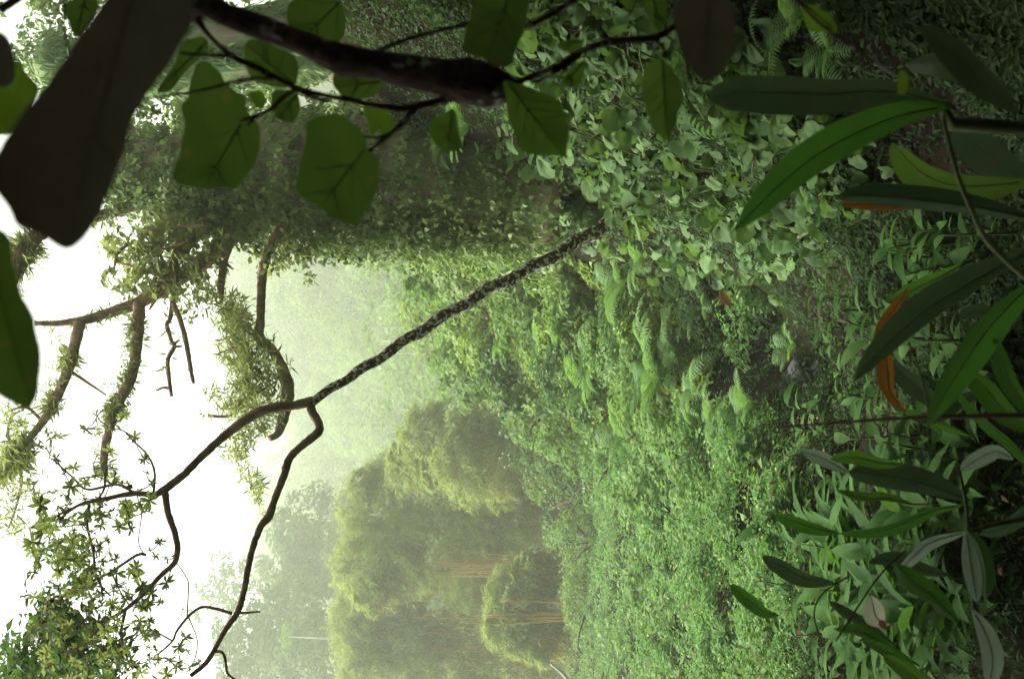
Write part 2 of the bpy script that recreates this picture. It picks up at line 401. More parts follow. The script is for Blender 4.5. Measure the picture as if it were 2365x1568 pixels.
# far wood on the hillside, one hazy mass
g = Geo()
for i in range(420):
    y = rng.uniform(75, 236); x = rng.uniform(-.40, .20) * y * 1.05
    R = rng.uniform(3.0, 6.4); H = rng.uniform(.9, 1.8) * R
    z = height(x, y)
    clumpy(g, (x, y, z + .45 * H), (R, R, H * .8), 24, 21, R * .40, rng.uniform(.55, .95), up=.6)
for i in range(60):
    y = rng.uniform(58, 105); x = rng.uniform(-.36, .14) * y; R = rng.uniform(1.8, 3.8); H = rng.uniform(1.0, 1.9) * R
    clumpy(g, (x, y, height(x, y) + .45 * H), (R, R, H * .8), 26, 34, R * .36, rng.uniform(.3, .5), up=.6)
far_wood = link('far_wood', g.mesh('far_wood', M['forest']), kind='stuff')
tag(far_wood, 'pale green wood covering the misty hillside below the white sky', 'wood')


g = Geo()
for i in range(170):
    y = rng.uniform(62, 232); x = rng.uniform(-.40, .18) * y; R = rng.uniform(.017, .034) * y + 1.2; H = rng.uniform(1.0, 2.0) * R
    clumpy(g, (x, y, height(x, y) + .6 * H), (R, R, H * .8), 26, 30, R * .36, .004 * y, up=.6)
dark_wood = link('dark_wood', g.mesh('dark_wood', M['forest_b']), kind='stuff')
tag(dark_wood, 'darker crowns dotted through the pale wood on the misty hillside', 'wood')

# ------------------------------------------------------------------ the ivy-clad tree
base = np.array([1.62, 10.0, height(1.62, 10.0) - .15])
ivy_tree = thing('ivy_clad_tree', 'massive ivy-clad tree trunk with long bare limbs reaching over the valley', 'tree', base)
g = Geo()
trunk_s = pt_tube(g, [(1290, 430), (1200, 425), (1000, 420), (800, 400), (620, 390), (480, 395), (380, 400), (260, 385), (100, 370)], [190, 155, 130, 122, 118, 100, 78, 50, 30], 10.0, sides=28, rough=.02, knob=.05, n=30)
part('trunk', g, M['ivybark'], ivy_tree, True)
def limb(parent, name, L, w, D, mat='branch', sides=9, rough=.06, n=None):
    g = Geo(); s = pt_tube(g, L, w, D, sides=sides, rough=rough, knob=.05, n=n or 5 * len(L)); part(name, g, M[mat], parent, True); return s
limbs = []
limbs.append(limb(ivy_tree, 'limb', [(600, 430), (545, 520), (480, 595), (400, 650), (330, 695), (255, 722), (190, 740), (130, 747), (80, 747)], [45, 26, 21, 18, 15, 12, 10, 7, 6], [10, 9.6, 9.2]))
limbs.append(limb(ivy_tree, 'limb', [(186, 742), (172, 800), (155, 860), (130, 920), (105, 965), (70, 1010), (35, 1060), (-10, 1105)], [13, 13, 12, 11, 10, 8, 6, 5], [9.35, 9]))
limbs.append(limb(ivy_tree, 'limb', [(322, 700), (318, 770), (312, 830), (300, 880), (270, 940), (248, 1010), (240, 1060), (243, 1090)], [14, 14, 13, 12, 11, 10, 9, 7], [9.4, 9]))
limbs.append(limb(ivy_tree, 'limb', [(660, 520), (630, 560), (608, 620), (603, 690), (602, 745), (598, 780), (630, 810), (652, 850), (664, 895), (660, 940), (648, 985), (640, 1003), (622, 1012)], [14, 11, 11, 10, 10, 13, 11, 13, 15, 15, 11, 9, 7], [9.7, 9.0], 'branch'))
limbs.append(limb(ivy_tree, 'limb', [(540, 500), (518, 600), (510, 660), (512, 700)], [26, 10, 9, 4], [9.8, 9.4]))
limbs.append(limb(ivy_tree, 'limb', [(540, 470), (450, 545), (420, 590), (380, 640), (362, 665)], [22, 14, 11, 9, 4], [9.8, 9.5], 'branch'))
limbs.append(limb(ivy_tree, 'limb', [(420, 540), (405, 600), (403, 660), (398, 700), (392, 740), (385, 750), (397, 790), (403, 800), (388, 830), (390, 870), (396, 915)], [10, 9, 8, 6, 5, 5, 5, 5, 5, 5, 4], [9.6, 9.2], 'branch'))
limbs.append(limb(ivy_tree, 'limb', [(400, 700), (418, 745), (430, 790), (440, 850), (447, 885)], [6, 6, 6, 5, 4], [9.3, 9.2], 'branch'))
limbs.append(limb(ivy_tree, 'limb', [(520, 400), (440, 448), (370, 462), (290, 480), (230, 500), (150, 510)], [60, 28, 17, 14, 13, 10], [10, 9.8], 'ivybark'))
limbs.append(limb(ivy_tree, 'limb', [(470, 380), (390, 350), (320, 322), (230, 280), (120, 250)], [70, 30, 22, 20, 16], [10.2, 10.6], 'ivybark'))
limbs.append(limb(ivy_tree, 'limb', [(480, 400), (380, 410), (290, 390), (200, 400)], [90, 34, 26, 20], [10, 10.2], 'ivybark'))
limbs.append(limb(ivy_tree, 'limb', [(350, 455), (310, 420), (270, 415)], [14, 12, 9], [9.9, 9.8], 'ivybark'))
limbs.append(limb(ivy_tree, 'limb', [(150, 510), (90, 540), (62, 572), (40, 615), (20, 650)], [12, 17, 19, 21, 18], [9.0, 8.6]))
twig = Geo()
for L in ([(430, 560), (380, 575), (330, 560), (300, 600)], [(380, 640), (320, 620), (270, 605)], [(300, 560), (270, 590), (262, 640)], [(490, 520), (420, 525), (340, 530)], [(165, 858), (205, 885), (245, 912)],
          [(395, 660), (370, 640), (365, 590)], [(400, 795), (415, 785)], [(400, 800), (420, 800)], [(396, 900), (378, 895), (360, 902)], [(520, 780), (560, 830), (600, 860), (640, 905)], [(545, 930), (590, 910), (640, 880)],
          [(480, 960), (530, 960), (560, 925), (610, 890)], [(40, 1050), (20, 1010), (25, 965), (55, 945)], [(100, 975), (60, 940), (20, 950)], [(430, 590), (455, 600), (470, 640)], [(360, 690), (345, 715)],
          [(90, 990), (60, 1030), (10, 1090), (-10, 1160)], [(30, 1060), (50, 1100), (40, 1160), (20, 1220)]):
    pt_tube(twig, L, [4.5, 2.2], 9.3, sides=5, rough=.08, n=4 * len(L))
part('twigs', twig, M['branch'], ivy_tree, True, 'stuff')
# ivy over the trunk and hanging from its valley side
g = Geo()
n = 42000
u = rng.uniform(0, len(trunk_s) - 1.01, n); i = u.astype(int); f = (u - i)[:, None]
cc = trunk_s[i, :3] * (1 - f) + trunk_s[i + 1, :3] * f; rr = trunk_s[i, 3] * (1 - f[:, 0]) + trunk_s[i + 1, 3] * f[:, 0]
a = rng.uniform(0, 2 * np.pi, n); w = vnoise(a * 2, u * 2, 1.3, 5)
bias = (np.cos(a - np.pi) > rng.uniform(-.3, .9, n)) | (w > rng.uniform(-.35, .6, n))
dirs = np.stack([np.cos(a), np.sin(a), np.zeros(n)], 1)
thick = np.where(np.cos(a - np.pi) > .3, .24, .10) * rng.uniform(0, 1, n) ** 1.6 * (1 + w)
pos = cc + dirs * (rr + thick)[:, None]
keep = bias & (dirs[:, 1] < .6)
pos, dd = pos[keep], dirs[keep]
g.scatter(KITE, pos, rframes(dd + [0, 0, .25], .5, xd=(0, 0, -1.0)), .07 * rng.uniform(.4, 1.3, len(pos)))
for k in range(170):     # hanging strands
    x0 = rng.uniform(480, 1180); y0 = 528 + rng.normal() * 16 - (x0 < 620) * 20; d = rng.uniform(9.5, 10.1); m = rng.integers(14, 40)
    Ls = rng.uniform(.2, 1.0); p0 = P(x0, y0, d); t = rng.uniform(0, 1, m)
    out = rng.uniform(.05, .35)
    q = p0 + np.stack([-out * t ** .5 + .03 * rng.normal(size=m), .04 * rng.normal(size=m), .12 * t - Ls * t ** 1.5 + .02 * rng.normal(size=m)], 1)
    g.scatter(KITE, q, rframes(np.tile([-.4, -.6, .5], (m, 1)), .6, xd=(0, 0, -1.0)), .075 * rng.uniform(.5, 1.3, m))
part('ivy', g, M['ivy'], ivy_tree, kind='stuff')
# tufts of epiphytes along the limbs and the small-leaved sprays hanging from them
g = Geo()
for k, (s, amt, hang) in enumerate(zip(limbs, [200, 420, 420, 50, 100, 160, 50, 20, 300, 300, 300, 80, 420], [.3, .7, .7, .2, .4, .5, .3, .2, .4, .4, .4, .4, .9])):
    m = amt * 2; u = rng.uniform(0, len(s) - 1.01, m); w = vnoise(u, u * .3, 1.1, k); cu = rng.uniform(0, len(s) - 1.01, 11); cw = rng.uniform(.15, 1.1, 11); j = rng.integers(0, 11, m); u = np.clip(cu[j] + rng.normal(size=m) * cw[j], 0, len(s) - 1.02)
    i = u.astype(int); f = (u - i)[:, None]; c = s[i, :3] * (1 - f) + s[i + 1, :3] * f; r = s[i, 3]
    d = rnd(m); d = unit(d + np.array([-.35, -.2, .25]))
    pos = c + d * (r * .9)[:, None]
    g.scatter(NARROW, pos, rframes(np.cross(d, rnd(m)), .1, xd=d * 2.5, xs=.7), rng.uniform(.02, .14, m) * (1 if hang > .25 else .6))
def spray(geo, L, wpx, nl, D, size, tmpl, xd=(0, 0, -.3), clump=26):
    c = spline(np.array([[x, y, 0.0] for x, y in L]), clump * 3)[:, :2]
    cs = c[rng.integers(0, len(c), clump * 2)] + rng.normal(size=(clump * 2, 2)) * wpx
    ci = rng.integers(0, len(cs), nl)
    q = cs[ci] + rng.normal(size=(nl, 2)) * wpx * .42
    dd = D + rng.normal(size=nl) * .12 + rng.normal(size=len(cs))[ci] * .25
    pos = np.stack([(784 - q[:, 1]) / F * dd, dd, EZ + (1182.5 - q[:, 0]) / F * dd], 1)
    geo.scatter(tmpl, pos, rframes(np.tile([-.2, -.3, .9], (nl, 1)), .6, xd=xd), size * rng.uniform(.5, 1.35, nl))
spray(g, [(505, 690), (540, 740), (545, 800), (570, 860), (585, 930), (555, 1000), (545, 1040)], 20, 2600, 9.3, .11, NARROW, clump=60)
spray(g, [(560, 740), (600, 800), (625, 850), (640, 930), (600, 980), (560, 920), (510, 940), (490, 920)], 17, 1500, 9.3, .10, NARROW, clump=60)
spray(g, [(545, 1040), (570, 1080), (590, 1120), (598, 1190)], 9, 420, 9.2, .10, NARROW)
spray(g, [(255, 560), (300, 590), (330, 570), (370, 600), (320, 640), (275, 640)], 20, 900, 9.4, .085, KITE, clump=40)
spray(g, [(330, 535), (420, 530), (480, 560), (430, 640), (400, 690)], 20, 900, 9.5, .075, KITE, clump=40)
spray(g, [(600, 575), (640, 590), (700, 560)], 22, 500, 9.8, .07, KITE)
spray(g, [(15, 960), (30, 1050), (20, 1130), (20, 1230)], 24, 800, 9.0, .12, NARROW, clump=40)
spray(g, [(60, 990), (40, 1090), (60, 1050)], 22, 500, 9.0, .12, NARROW, clump=24)
spray(g, [(130, 790), (140, 860), (110, 930), (90, 980)], 15, 420, 9.2, .08, NARROW, clump=26)
spray(g, [(290, 770), (290, 850), (250, 960), (225, 1040)], 16, 420, 9.2, .08, NARROW, clump=26)
spray(g, [(10, 700), (60, 620), (110, 560)], 14, 260, 9.0, .08, NARROW, clump=20)
spray(g, [(420, 600), (470, 650), (450, 700), (430, 730)], 14, 260, 9.3, .07, KITE, clump=20)
part('epiphytes', g, M['epi'], ivy_tree, kind='stuff')
# crown behind the near leaves, sky showing through
g = Geo()
for (x, y, D, R, n) in ((60, 60, 13, .8, 26), (150, 190, 13, .6, 14), (330, 190, 13, .8, 22), (350, 290, 12.5, .6, 16), (230, 60, 13.5, .9, 20), (480, 140, 13, .9, 26), (600, 220, 13, .8, 26), (700, 150, 13, .9, 26), (520, 300, 12, .6, 20),
                        (420, 500, 10.2, .35, 14), (500, 470, 9.8, .35, 18), (300, 395, 12.5, .3, 9), (180, 20, 13, .6, 10), (390, 60, 13, .8, 24), (640, 60, 13, .9, 24)):
    clumpy(g, P(x, y, D), (R, R * .7, R), n, 60, .2, .085, up=.4, low=-1)
part('crown', g, M['ivy'], ivy_tree, kind='stuff')

# a second, moss-streaked trunk further along the bank
b2 = P(1100, 60, 11.2); 
moss_tree = thing('mossy_tree', 'moss-streaked trunk with hanging ferns behind the dark near branch', 'tree', (b2[0], b2[1], height(b2[0], b2[1]) - .1))
g = Geo(); s2 = pt_tube(g, [(1180, 40), (1080, 45), (900, 60), (700, 95), (520, 120), (300, 150), (100, 150)], [150, 125, 105, 95, 85, 70, 50], 11.2, sides=24, rough=.03, knob=.06, n=28)
part('trunk', g, M['mossbark'], moss_tree, True)
g = Geo(); n = 7000
u = rng.uniform(0, len(s2) - 1.01, n); i = u.astype(int); cc = s2[i, :3] + (u - i)[:, None] * (s2[i + 1, :3] - s2[i, :3]); a = rng.uniform(np.pi, 2 * np.pi, n)
w = vnoise(a * 3.5, u * .25, 1.6, 9); ok = w > 0; dirs = np.stack([np.cos(a), np.sin(a), 0 * a], 1)
pos = (cc + dirs * (s2[i, 3] + .04 * rng.uniform(0, 1, n))[:, None])[ok]
g.scatter(NARROW, pos, rframes(dirs[ok] + [0, 0, .3], .4, xd=(0, 0, -1.5)), .16 * rng.uniform(.5, 1.3, len(pos)))
part('moss', g, M['fern'], moss_tree, kind='stuff')

# ------------------------------------------------------------------ the leaning lichen-spotted tree
lb = P(1415, 505, 6.6)
lean = thing('leaning_tree', 'slim leaning tree with white lichen spots, reaching diagonally over the valley', 'tree', lb)
limb(lean, 'trunk', [(1450, 482), (1425, 497), (1375, 536), (1330, 558), (1275, 596), (1225, 616), (1175, 650), (1125, 667), (1080, 701), (1030, 724), (975, 765), (930, 787), (880, 828), (838, 849), (800, 878), (766, 895), (718, 930)], [20, 17, 16, 15.5, 15, 14, 14.5, 13.5, 14, 13, 13.5, 12.5, 12, 12, 11, 10.5, 11], [6.9, 6.1], 'lichen', 12, .05, 60)
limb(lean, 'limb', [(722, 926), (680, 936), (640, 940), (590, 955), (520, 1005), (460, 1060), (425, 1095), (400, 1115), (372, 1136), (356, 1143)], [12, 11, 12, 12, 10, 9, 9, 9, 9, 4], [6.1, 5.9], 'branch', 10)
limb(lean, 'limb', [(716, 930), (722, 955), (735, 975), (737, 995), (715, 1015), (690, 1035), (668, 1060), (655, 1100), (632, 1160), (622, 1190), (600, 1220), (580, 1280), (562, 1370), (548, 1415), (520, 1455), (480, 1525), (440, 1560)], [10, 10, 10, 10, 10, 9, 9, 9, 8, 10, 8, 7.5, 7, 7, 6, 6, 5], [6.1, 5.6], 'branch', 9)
TW = [[(358, 1143), (304, 1140), (236, 1153), (189, 1163), (148, 1187)], [(314, 1140), (270, 1119), (202, 1130), (169, 1103), (121, 1059)],
      [(381, 1136), (388, 1184), (405, 1234), (410, 1275), (401, 1302), (371, 1329), (337, 1366), (290, 1406), (243, 1433), (189, 1443)], [(337, 1281), (317, 1281), (260, 1318), (219, 1339), (189, 1352)],
      [(206, 1160), (202, 1214), (216, 1275), (219, 1315), (233, 1352), (256, 1376)], [(536, 1416), (489, 1403), (462, 1403), (435, 1423), (408, 1457), (398, 1480), (364, 1511)],
      [(432, 1423), (435, 1359), (432, 1335), (405, 1295)], [(492, 1504), (513, 1506), (521, 1528), (526, 1555), (553, 1575)], [(548, 1415), (575, 1414), (600, 1412)], [(317, 1146), (327, 1184), (320, 1250), (333, 1280)],
      [(435, 1424), (455, 1475), (450, 1520), (430, 1555)], [(354, 1143), (357, 1090), (340, 1050), (310, 1020), (290, 1000)], [(350, 1148), (335, 1180), (300, 1195)], [(400, 1480), (345, 1455), (300, 1480)], [(243, 1433), (200, 1480), (150, 1510)],
      [(290, 1406), (280, 1470), (300, 1540)], [(219, 1339), (160, 1380), (120, 1400)], [(189, 1163), (120, 1200), (85, 1260)], [(243, 1090), (240, 1130), (220, 1160)], [(256, 1318), (275, 1360), (290, 1385)]]
TWW = [(7, 3), (4, 2), (8, 4), (4, 2.5), (3.5, 2), (4.5, 2), (1.6, 1.2), (4, 3), (3.5, 2.5), (1.5, 1.2), (1.5, 1.2), (3, 1.5), (2, 1.5), (2, 1.5), (4, 2), (4, 2), (4, 2), (3, 2), (3, 2), (2, 1.5)]
g = Geo(); tw_s = []
for L, w in zip(TW, TWW): tw_s.append(pt_tube(g, L, w, 5.9, sides=6, rough=.06, n=5 * len(L)))
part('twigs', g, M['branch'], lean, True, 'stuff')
wm = []
for k in range(4):
    V, Fq = whorl(8 + k % 2, k); gg = Geo(); gg.add(V, Fq); wm.append(gg.mesh('leaf_whorl', M['whorl'], smooth=True))
CP = [(65, 1190), (60, 1330), (60, 1420), (80, 1490), (100, 1568), (390, 1568), (440, 1540), (360, 1440), (380, 1400), (330, 1330), (250, 1260), (320, 1200), (330, 1130), (250, 1090), (170, 1100), (100, 1140)]
spots = list(sample_poly(CP, 258))
spots += [(x, y) for x, y in ((300, 1170), (262, 1082), (420, 1412), (412, 1492), (335, 1060), (310, 1010), (255, 990), (225, 960), (200, 990), (245, 940), (285, 960), (352, 1115), (340, 1090), (350, 1370), (385, 1345), (330, 1400), (370, 1390), (405, 1280), (385, 1290), (360, 1285),
          (345, 1270), (370, 1250), (315, 1310), (320, 1330), (460, 1530), (430, 1500), (430, 1470), (130, 1060), (150, 1090), (170, 1080), (115, 1050), (130, 950), (110, 1000), (90, 1030), (345, 1180), (300, 1220), (225, 1050), (255, 1040), (345, 1155), (300, 1120))]
for k, (x, y) in enumerate(spots):
    d = 5.9 + rng.normal() * .35
    nn = np.array([[rng.normal() * .5 - .3, rng.normal() * .5, .5]]); R = rframes(nn, .5)[0]
    inst('leaf_whorl', wm[k % 4], lean, P(x, y, d), R, (.053 if y > 1120 else .05) * rng.uniform(.7, 1.25))
g = Geo(); sp = np.array(spots)
for k in range(1, len(sp)):
    d = np.linalg.norm(sp[:k] - sp[k], axis=1); j = int(d.argmin())
    if d[j] < 75: pt_tube(g, [sp[k], (sp[k] + sp[j]) / 2 + rng.normal(size=2) * 5, sp[j]], (1.2, 1.8), 5.92, sides=4, n=5)
part('fine_twigs', g, M['branch'], lean, True, 'stuff')
cm = Geo(); tube(cm, [(0, 0, 0), (0, 0, .25), (0, 0, .7), (0, 0, 1)], [.15, .42, .34, .08], n=7, sides=8, rough=.1); cone_me = cm.mesh('seed_cone', M['cone'])
for (x, y) in [(s_[0] + 6, s_[1] + 4) for s_ in spots[::33]]:
    inst('seed_cone', cone_me, lean, P(x, y, 5.85), rframes(np.array([[0, 0, 1.0]]), .5)[0], .033)
g = Geo()
spray(g, [(20, 1520), (50, 1545), (30, 1568)], 20, 500, 7.2, .075, KITE); spray(g, [(80, 1520), (160, 1540), (250, 1560), (120, 1480)], 30, 1000, 7.0, .075, KITE, clump=70)
spray(g, [(90, 1420), (150, 1460), (130, 1510)], 25, 700, 6.6, .085, KITE, clump=40)
spray(g, [(110, 1220), (160, 1300), (130, 1400), (220, 1480), (300, 1530)], 34, 900, 6.4, .07, LANCE_S, clump=60)
part('inner_foliage', g, M['lefttree'], lean, kind='stuff')

# ------------------------------------------------------------------ trees and slim trunks on the valley's far side
def far_tree(px, py, D, label, crowns, tx, leaf, nl, w=7, mat='lefttree', group=None):
    p = P(px, py, D); zb = height(p[0], p[1])
    t = thing('broadleaf_tree', label, 'tree', (p[0], p[1], zb), group)
    g = Geo(); top = P(tx, py, D)
    tube(g, [(p[0], p[1], zb - .3), (p[0] + .2, p[1], (zb + top[2]) / 2), (top[0], top[1], top[2])], [w / F * D * 1.3, w / F * D, w / F * D * .4], n=8, sides=7)
    for (x, y, D2, R, n) in crowns[:5]:
        c = P(x, y, D2); tube(g, [p + [.1, 0, (top[2] - p[2]) * .3], (p + c) / 2 + [0, 0, .3], c], [w / F * D * .6, w / F * D * .4, w / F * D * .2], n=6, sides=5)
    part('trunk', g, M['branch'], t, True)
    g = Geo()
    for (x, y, D2, R, n) in [(x, y, d, r * 1.72, n) for x, y, d, r, n in crowns]: clumpy(g, P(x, y, D2), (R, R * .8, R * .9), n, nl, R * .3, leaf, up=.55, low=-.7)
    part('crown', g, M[mat], t, kind='stuff'); return t
far_tree(900, 1270, 88, 'dark dense tree rising behind the bamboo, beside the open sky', [(730, 1235, 88, 2.4, 44), (790, 1300, 88, 2.6, 44), (700, 1300, 88, 1.9, 30), (860, 1230, 85, 2.4, 36), (690, 1250, 90, 1.3, 20)], 720, .42, 60)
far_tree(860, 1370, 105, 'airy open-crowned tree with thin bare stems against the white sky', [(520, 1330, 105, 1.5, 16), (590, 1320, 105, 1.3, 14), (480, 1390, 105, 1.4, 14), (560, 1400, 105, 1.6, 14), (630, 1330, 103, 1.2, 14), (640, 1400, 103, 1.2, 14), (540, 1360, 105, 1.4, 12)], 560, .42, 30, 4)
far_tree(880, 1480, 80, 'broad dark green tree behind the leaning tree\'s lower twigs', [(600, 1470, 80, 2.2, 38), (690, 1430, 80, 2.2, 38), (690, 1520, 77, 2.6, 46), (590, 1550, 78, 2.2, 36), (780, 1480, 75, 2.6, 40), (760, 1560, 73, 2.4, 36)], 640, .40, 60)
for k, (x0, x1, y, D) in enumerate(((850, 1000, 752, 71), (858, 1000, 782, 70), (870, 1000, 812, 72), (865, 1000, 700, 73), (905, 1000, 942, 68), (665, 800, 1478, 62))):
    p = P(x1, y, D); t = thing('pale_palm', ['pale slender trunk standing farthest from the leaning branch, in the misty gap', 'pale slender trunk standing just above the leaning branch, in the misty gap', 'faint pale trunk crossing the leaning branch in the misty gap', 'faint pale trunk beside the ivy, on the misty hillside', 'short pale trunk above the bamboo tips, on the misty hillside', 'bright pale trunk leaning behind the bamboo near the dark trees'][k], 'palm', (p[0], p[1], height(p[0], p[1])))
    g = Geo(); q = P(x0, y + (6 if k < 5 else -8), D); tube(g, [(p[0], p[1], height(p[0], p[1]) - .2), (p + q) / 2, q], [.0011 * D, .001 * D, .0007 * D], n=6, sides=7); part('trunk', g, M['pale_trunk'], t, True)
    V, Fq = frond(12, 1.0, .22, k); gg = Geo(); gg.add(V, Fq); fm = gg.mesh('frond', M['forest'])
    for j in range(9):
        a = j / 9 * 6.28 + k; inst('frond', fm, t, q, frames(np.array([[math.cos(a), math.sin(a), .15]]), np.array([[0, 0, 1.0]]))[0], rng.uniform(1.0, 1.6))

# ------------------------------------------------------------------ bamboo clumps
def bamboo(bx, by, D, label, domes, culms, dens=1.0):
    D *= 1.35; domes = [(x, y, dd * 1.3, R * 1.35, H * 1.35, n) for x, y, dd, R, H, n in domes]; culms = [(a, b, c, d, w * 1.1) for a, b, c, d, w in culms]
    p = P(bx, by, D); b = np.array([p[0], p[1], height(p[0], p[1])])
    t = thing('bamboo_clump', label, 'bamboo', b, 'bamboo clumps in the valley')
    for (x0, y0, x1, y1, w) in culms:
        g = Geo(); d = D - (rng.uniform(.6, 1.4) if x0 > 1290 or x0 == 1240 else rng.uniform(-.4, .8))
        a = P(x0, y0, d); c = P(x1, y1, d); m = (a + c) / 2 + np.array([0, 0, .12]) * np.linalg.norm(a - c) * .3
        tube(g, [a, m, c], [w, w * .85, w * .5], n=9, sides=6); part('culm', g, M['culm'], t, True)
    g = Geo(); domes = list(domes)
    for k in range(3 * len(domes)):
        x, y, dd, R, H, n = domes[k % (len(domes) - k // 99)]; a = rng.uniform(0, 6.28); domes.append((x - abs(math.cos(a)) * H * .75 / D * F + 15, y + math.sin(a) * R * .9 / D * F, dd - .3, R * rng.uniform(.25, .45), H * rng.uniform(.3, .5), int(n * .16) + 4)) if k < 2 * n else None
    for (x, y, dd, R, H, n) in domes:
        c = P(x, y, D + dd); n = int(n * dens)
        d = rnd(n * 3); d = d[(d[:, 2] > -.35)][:n]; n = len(d)
        tips = c + d * np.array([R, R * .9, H]) * rng.uniform(.5, 1.0, (n, 1)) ** .5
        m = 66; ci = np.repeat(np.arange(n), m); tt = rng.uniform(0, 1, n * m)
        out = d.copy(); out[:, 2] *= .3; out = unit(out + .4 * rnd(n))
        L = rng.uniform(.5, 1.2, n) * R * .55
        pos = tips[ci] + out[ci] * (L[ci] * (tt - .6))[:, None] + np.array([0, 0, 1.0]) * (L[ci] * (.25 - .7 * (tt - .3) ** 2))[:, None] + .055 * R * rng.normal(size=(n * m, 3))
        g.scatter(NARROW, pos, rframes(d[ci] * .6 + [0, 0, .7], .5, xd=out[ci] + np.array([0, 0, -.5]), xs=.7), rng.uniform(.13, .34, n * m))
    part('foliage', g, M['bamboo'], t, kind='stuff')
    g = Geo()
    for k in range(int(15 * len(domes) * dens)):
        x, y, dd, R, H, n = domes[k % len(domes)]; c = P(x, y, D + dd); d = rnd(1)[0]; a = c + d * np.array([R, R * .8, H]) * .8 - [0, 0, .3 * H]; e = a + np.array([rng.normal() * .3, rng.normal() * .3, -rng.uniform(.4, 1.2)])
        tube(g, [a, (a + e) / 2 + .08 * rng.normal(size=3), e], [.008, .012, .015], n=4, sides=3)
    part('twigs', g, M['dry'], t, kind='stuff')
    g = Geo()
    for (x, y, dd, R, H, n) in domes: clumpy(g, P(x + 40, y, D + dd + .3), (R * .9, R * .8, H), 22, 46, R * .35, .3, NARROW, up=.3, low=-1)
    part('inner_foliage', g, M['olive'], t, kind='stuff'); return t
def fan(x0, ys, x1, spread, n, w=.03):
    out = []
    for i in range(n):
        y = rng.uniform(*ys); out.append((x0 + rng.normal() * 8, y, x1 + rng.normal() * 45, (y - np.mean(ys)) * spread + np.mean(ys) + rng.normal() * 12, w))
    return out
bamboo(1330, 1300, 30, 'large bamboo clump whose bundle of orange canes stands bare at its foot', [(900, 1180, 1, 1.6, 1.5, 130), (860, 1290, 0, 1.3, 1.2, 90), (960, 1260, 0, 1.5, 1.3, 80), (1000, 1130, 0, 1.5, 1.6, 100), (1110, 1160, 0, 1.2, 1.2, 60), (1080, 1320, 1.5, 1.3, 1.2, 60), (1210, 1180, .5, 1.0, .9, 40), (1200, 1280, 2, 1.0, .9, 40), (1260, 1120, 1, .9, .7, 36)],
       fan(1310, (1275, 1335), 1060, .35, 22) + fan(1250, (1160, 1200), 1050, 1, 4, .025) + [(1230, 1165, 1130, 1150, .03), (1250, 1240, 1180, 1290, .02), (1290, 1230, 1250, 1270, .02), (1140, 1150, 1100, 1170, .02)])
bamboo(1335, 1420, 26, 'rounded dome of bamboo in front, hanging like a bushy head', [(1200, 1390, 0, .95, .85, 110), (1180, 1440, 0, .8, .7, 70), (1250, 1480, 0, .6, .6, 40), (1200, 1350, 0, .55, .5, 30)], fan(1320, (1370, 1440), 1200, .8, 9))
bamboo(1330, 1500, 33, 'tall yellow-green bamboo clump beside the dark trees, farthest from the leaning branch', [(850, 1420, 0, 1.5, 1.2, 110), (870, 1520, 0, 1.6, 1.3, 100), (960, 1490, 0, 1.5, 1.2, 80), (1010, 1560, 0, 1.6, 1.3, 80), (980, 1400, .5, 1.3, 1.1, 60), (1130, 1560, 0, 1.3, 1.2, 60), (1100, 1440, 1, 1.3, 1.1, 50), (1230, 1530, 1, 1.2, 1.0, 50), (1240, 1420, 3, 1.2, 1.0, 40)], fan(1320, (1400, 1560), 1000, 1.0, 16) + fan(1160, (1340, 1440), 960, 1.0, 8, .025))
bamboo(1300, 1030, 27, 'feathery bamboo clump crossed by one long leaning orange cane', [(1010, 1020, 0, 1.1, 1.0, 80), (1090, 1060, -1, 1.2, 1.0, 80), (1180, 970, -1, 1.0, .9, 70), (1160, 1080, 0, 1.0, .9, 60), (1220, 910, -1, .8, .8, 50), (1250, 1020, -1, .8, .7, 46), (960, 1060, 1, .9, .8, 40)],
       [(1240, 1095, 1090, 930, .035), (1215, 1080, 1095, 940, .02), (1225, 1050, 1120, 965, .02), (1300, 1010, 1230, 960, .02)])

# ------------------------------------------------------------------ shrubs of the mid slope
def shrub(px, py, D, R, H, label, mat, leaf, nc, nl, tmpl=KITE, sink=.3, group='shrubs on the valley slope'):
    q = hit(px + .5 * H * F / D, py, max(4, D * .45)); p = q + np.array([0, 0, .35 * H]); k = p[1] / D; R *= k; H *= k; leaf *= k ** .5
    zb = height(p[0], p[1])
    t = thing('shrub', label, 'shrub', (p[0], p[1], zb), group)
    g = Geo()
    for k in range(6):
        a = k * 1.05 + rng.uniform(0, 1); q = p + np.array([math.cos(a) * R * .6, math.sin(a) * R * .6, H * .4])
        tube(g, [(p[0], p[1], zb - .1), (p + q) / 2, q], [.03 * R + .01, .02 * R + .006, .004], n=6, sides=5)
    part('stems', g, M['brownstem'], t, True, 'stuff')
    g = Geo(); clumpy(g, p, (R, R * .8, H), nc, nl, R * .32, leaf, tmpl, up=.6, low=-.75); part('foliage', g, M[mat], t, kind='stuff'); return t
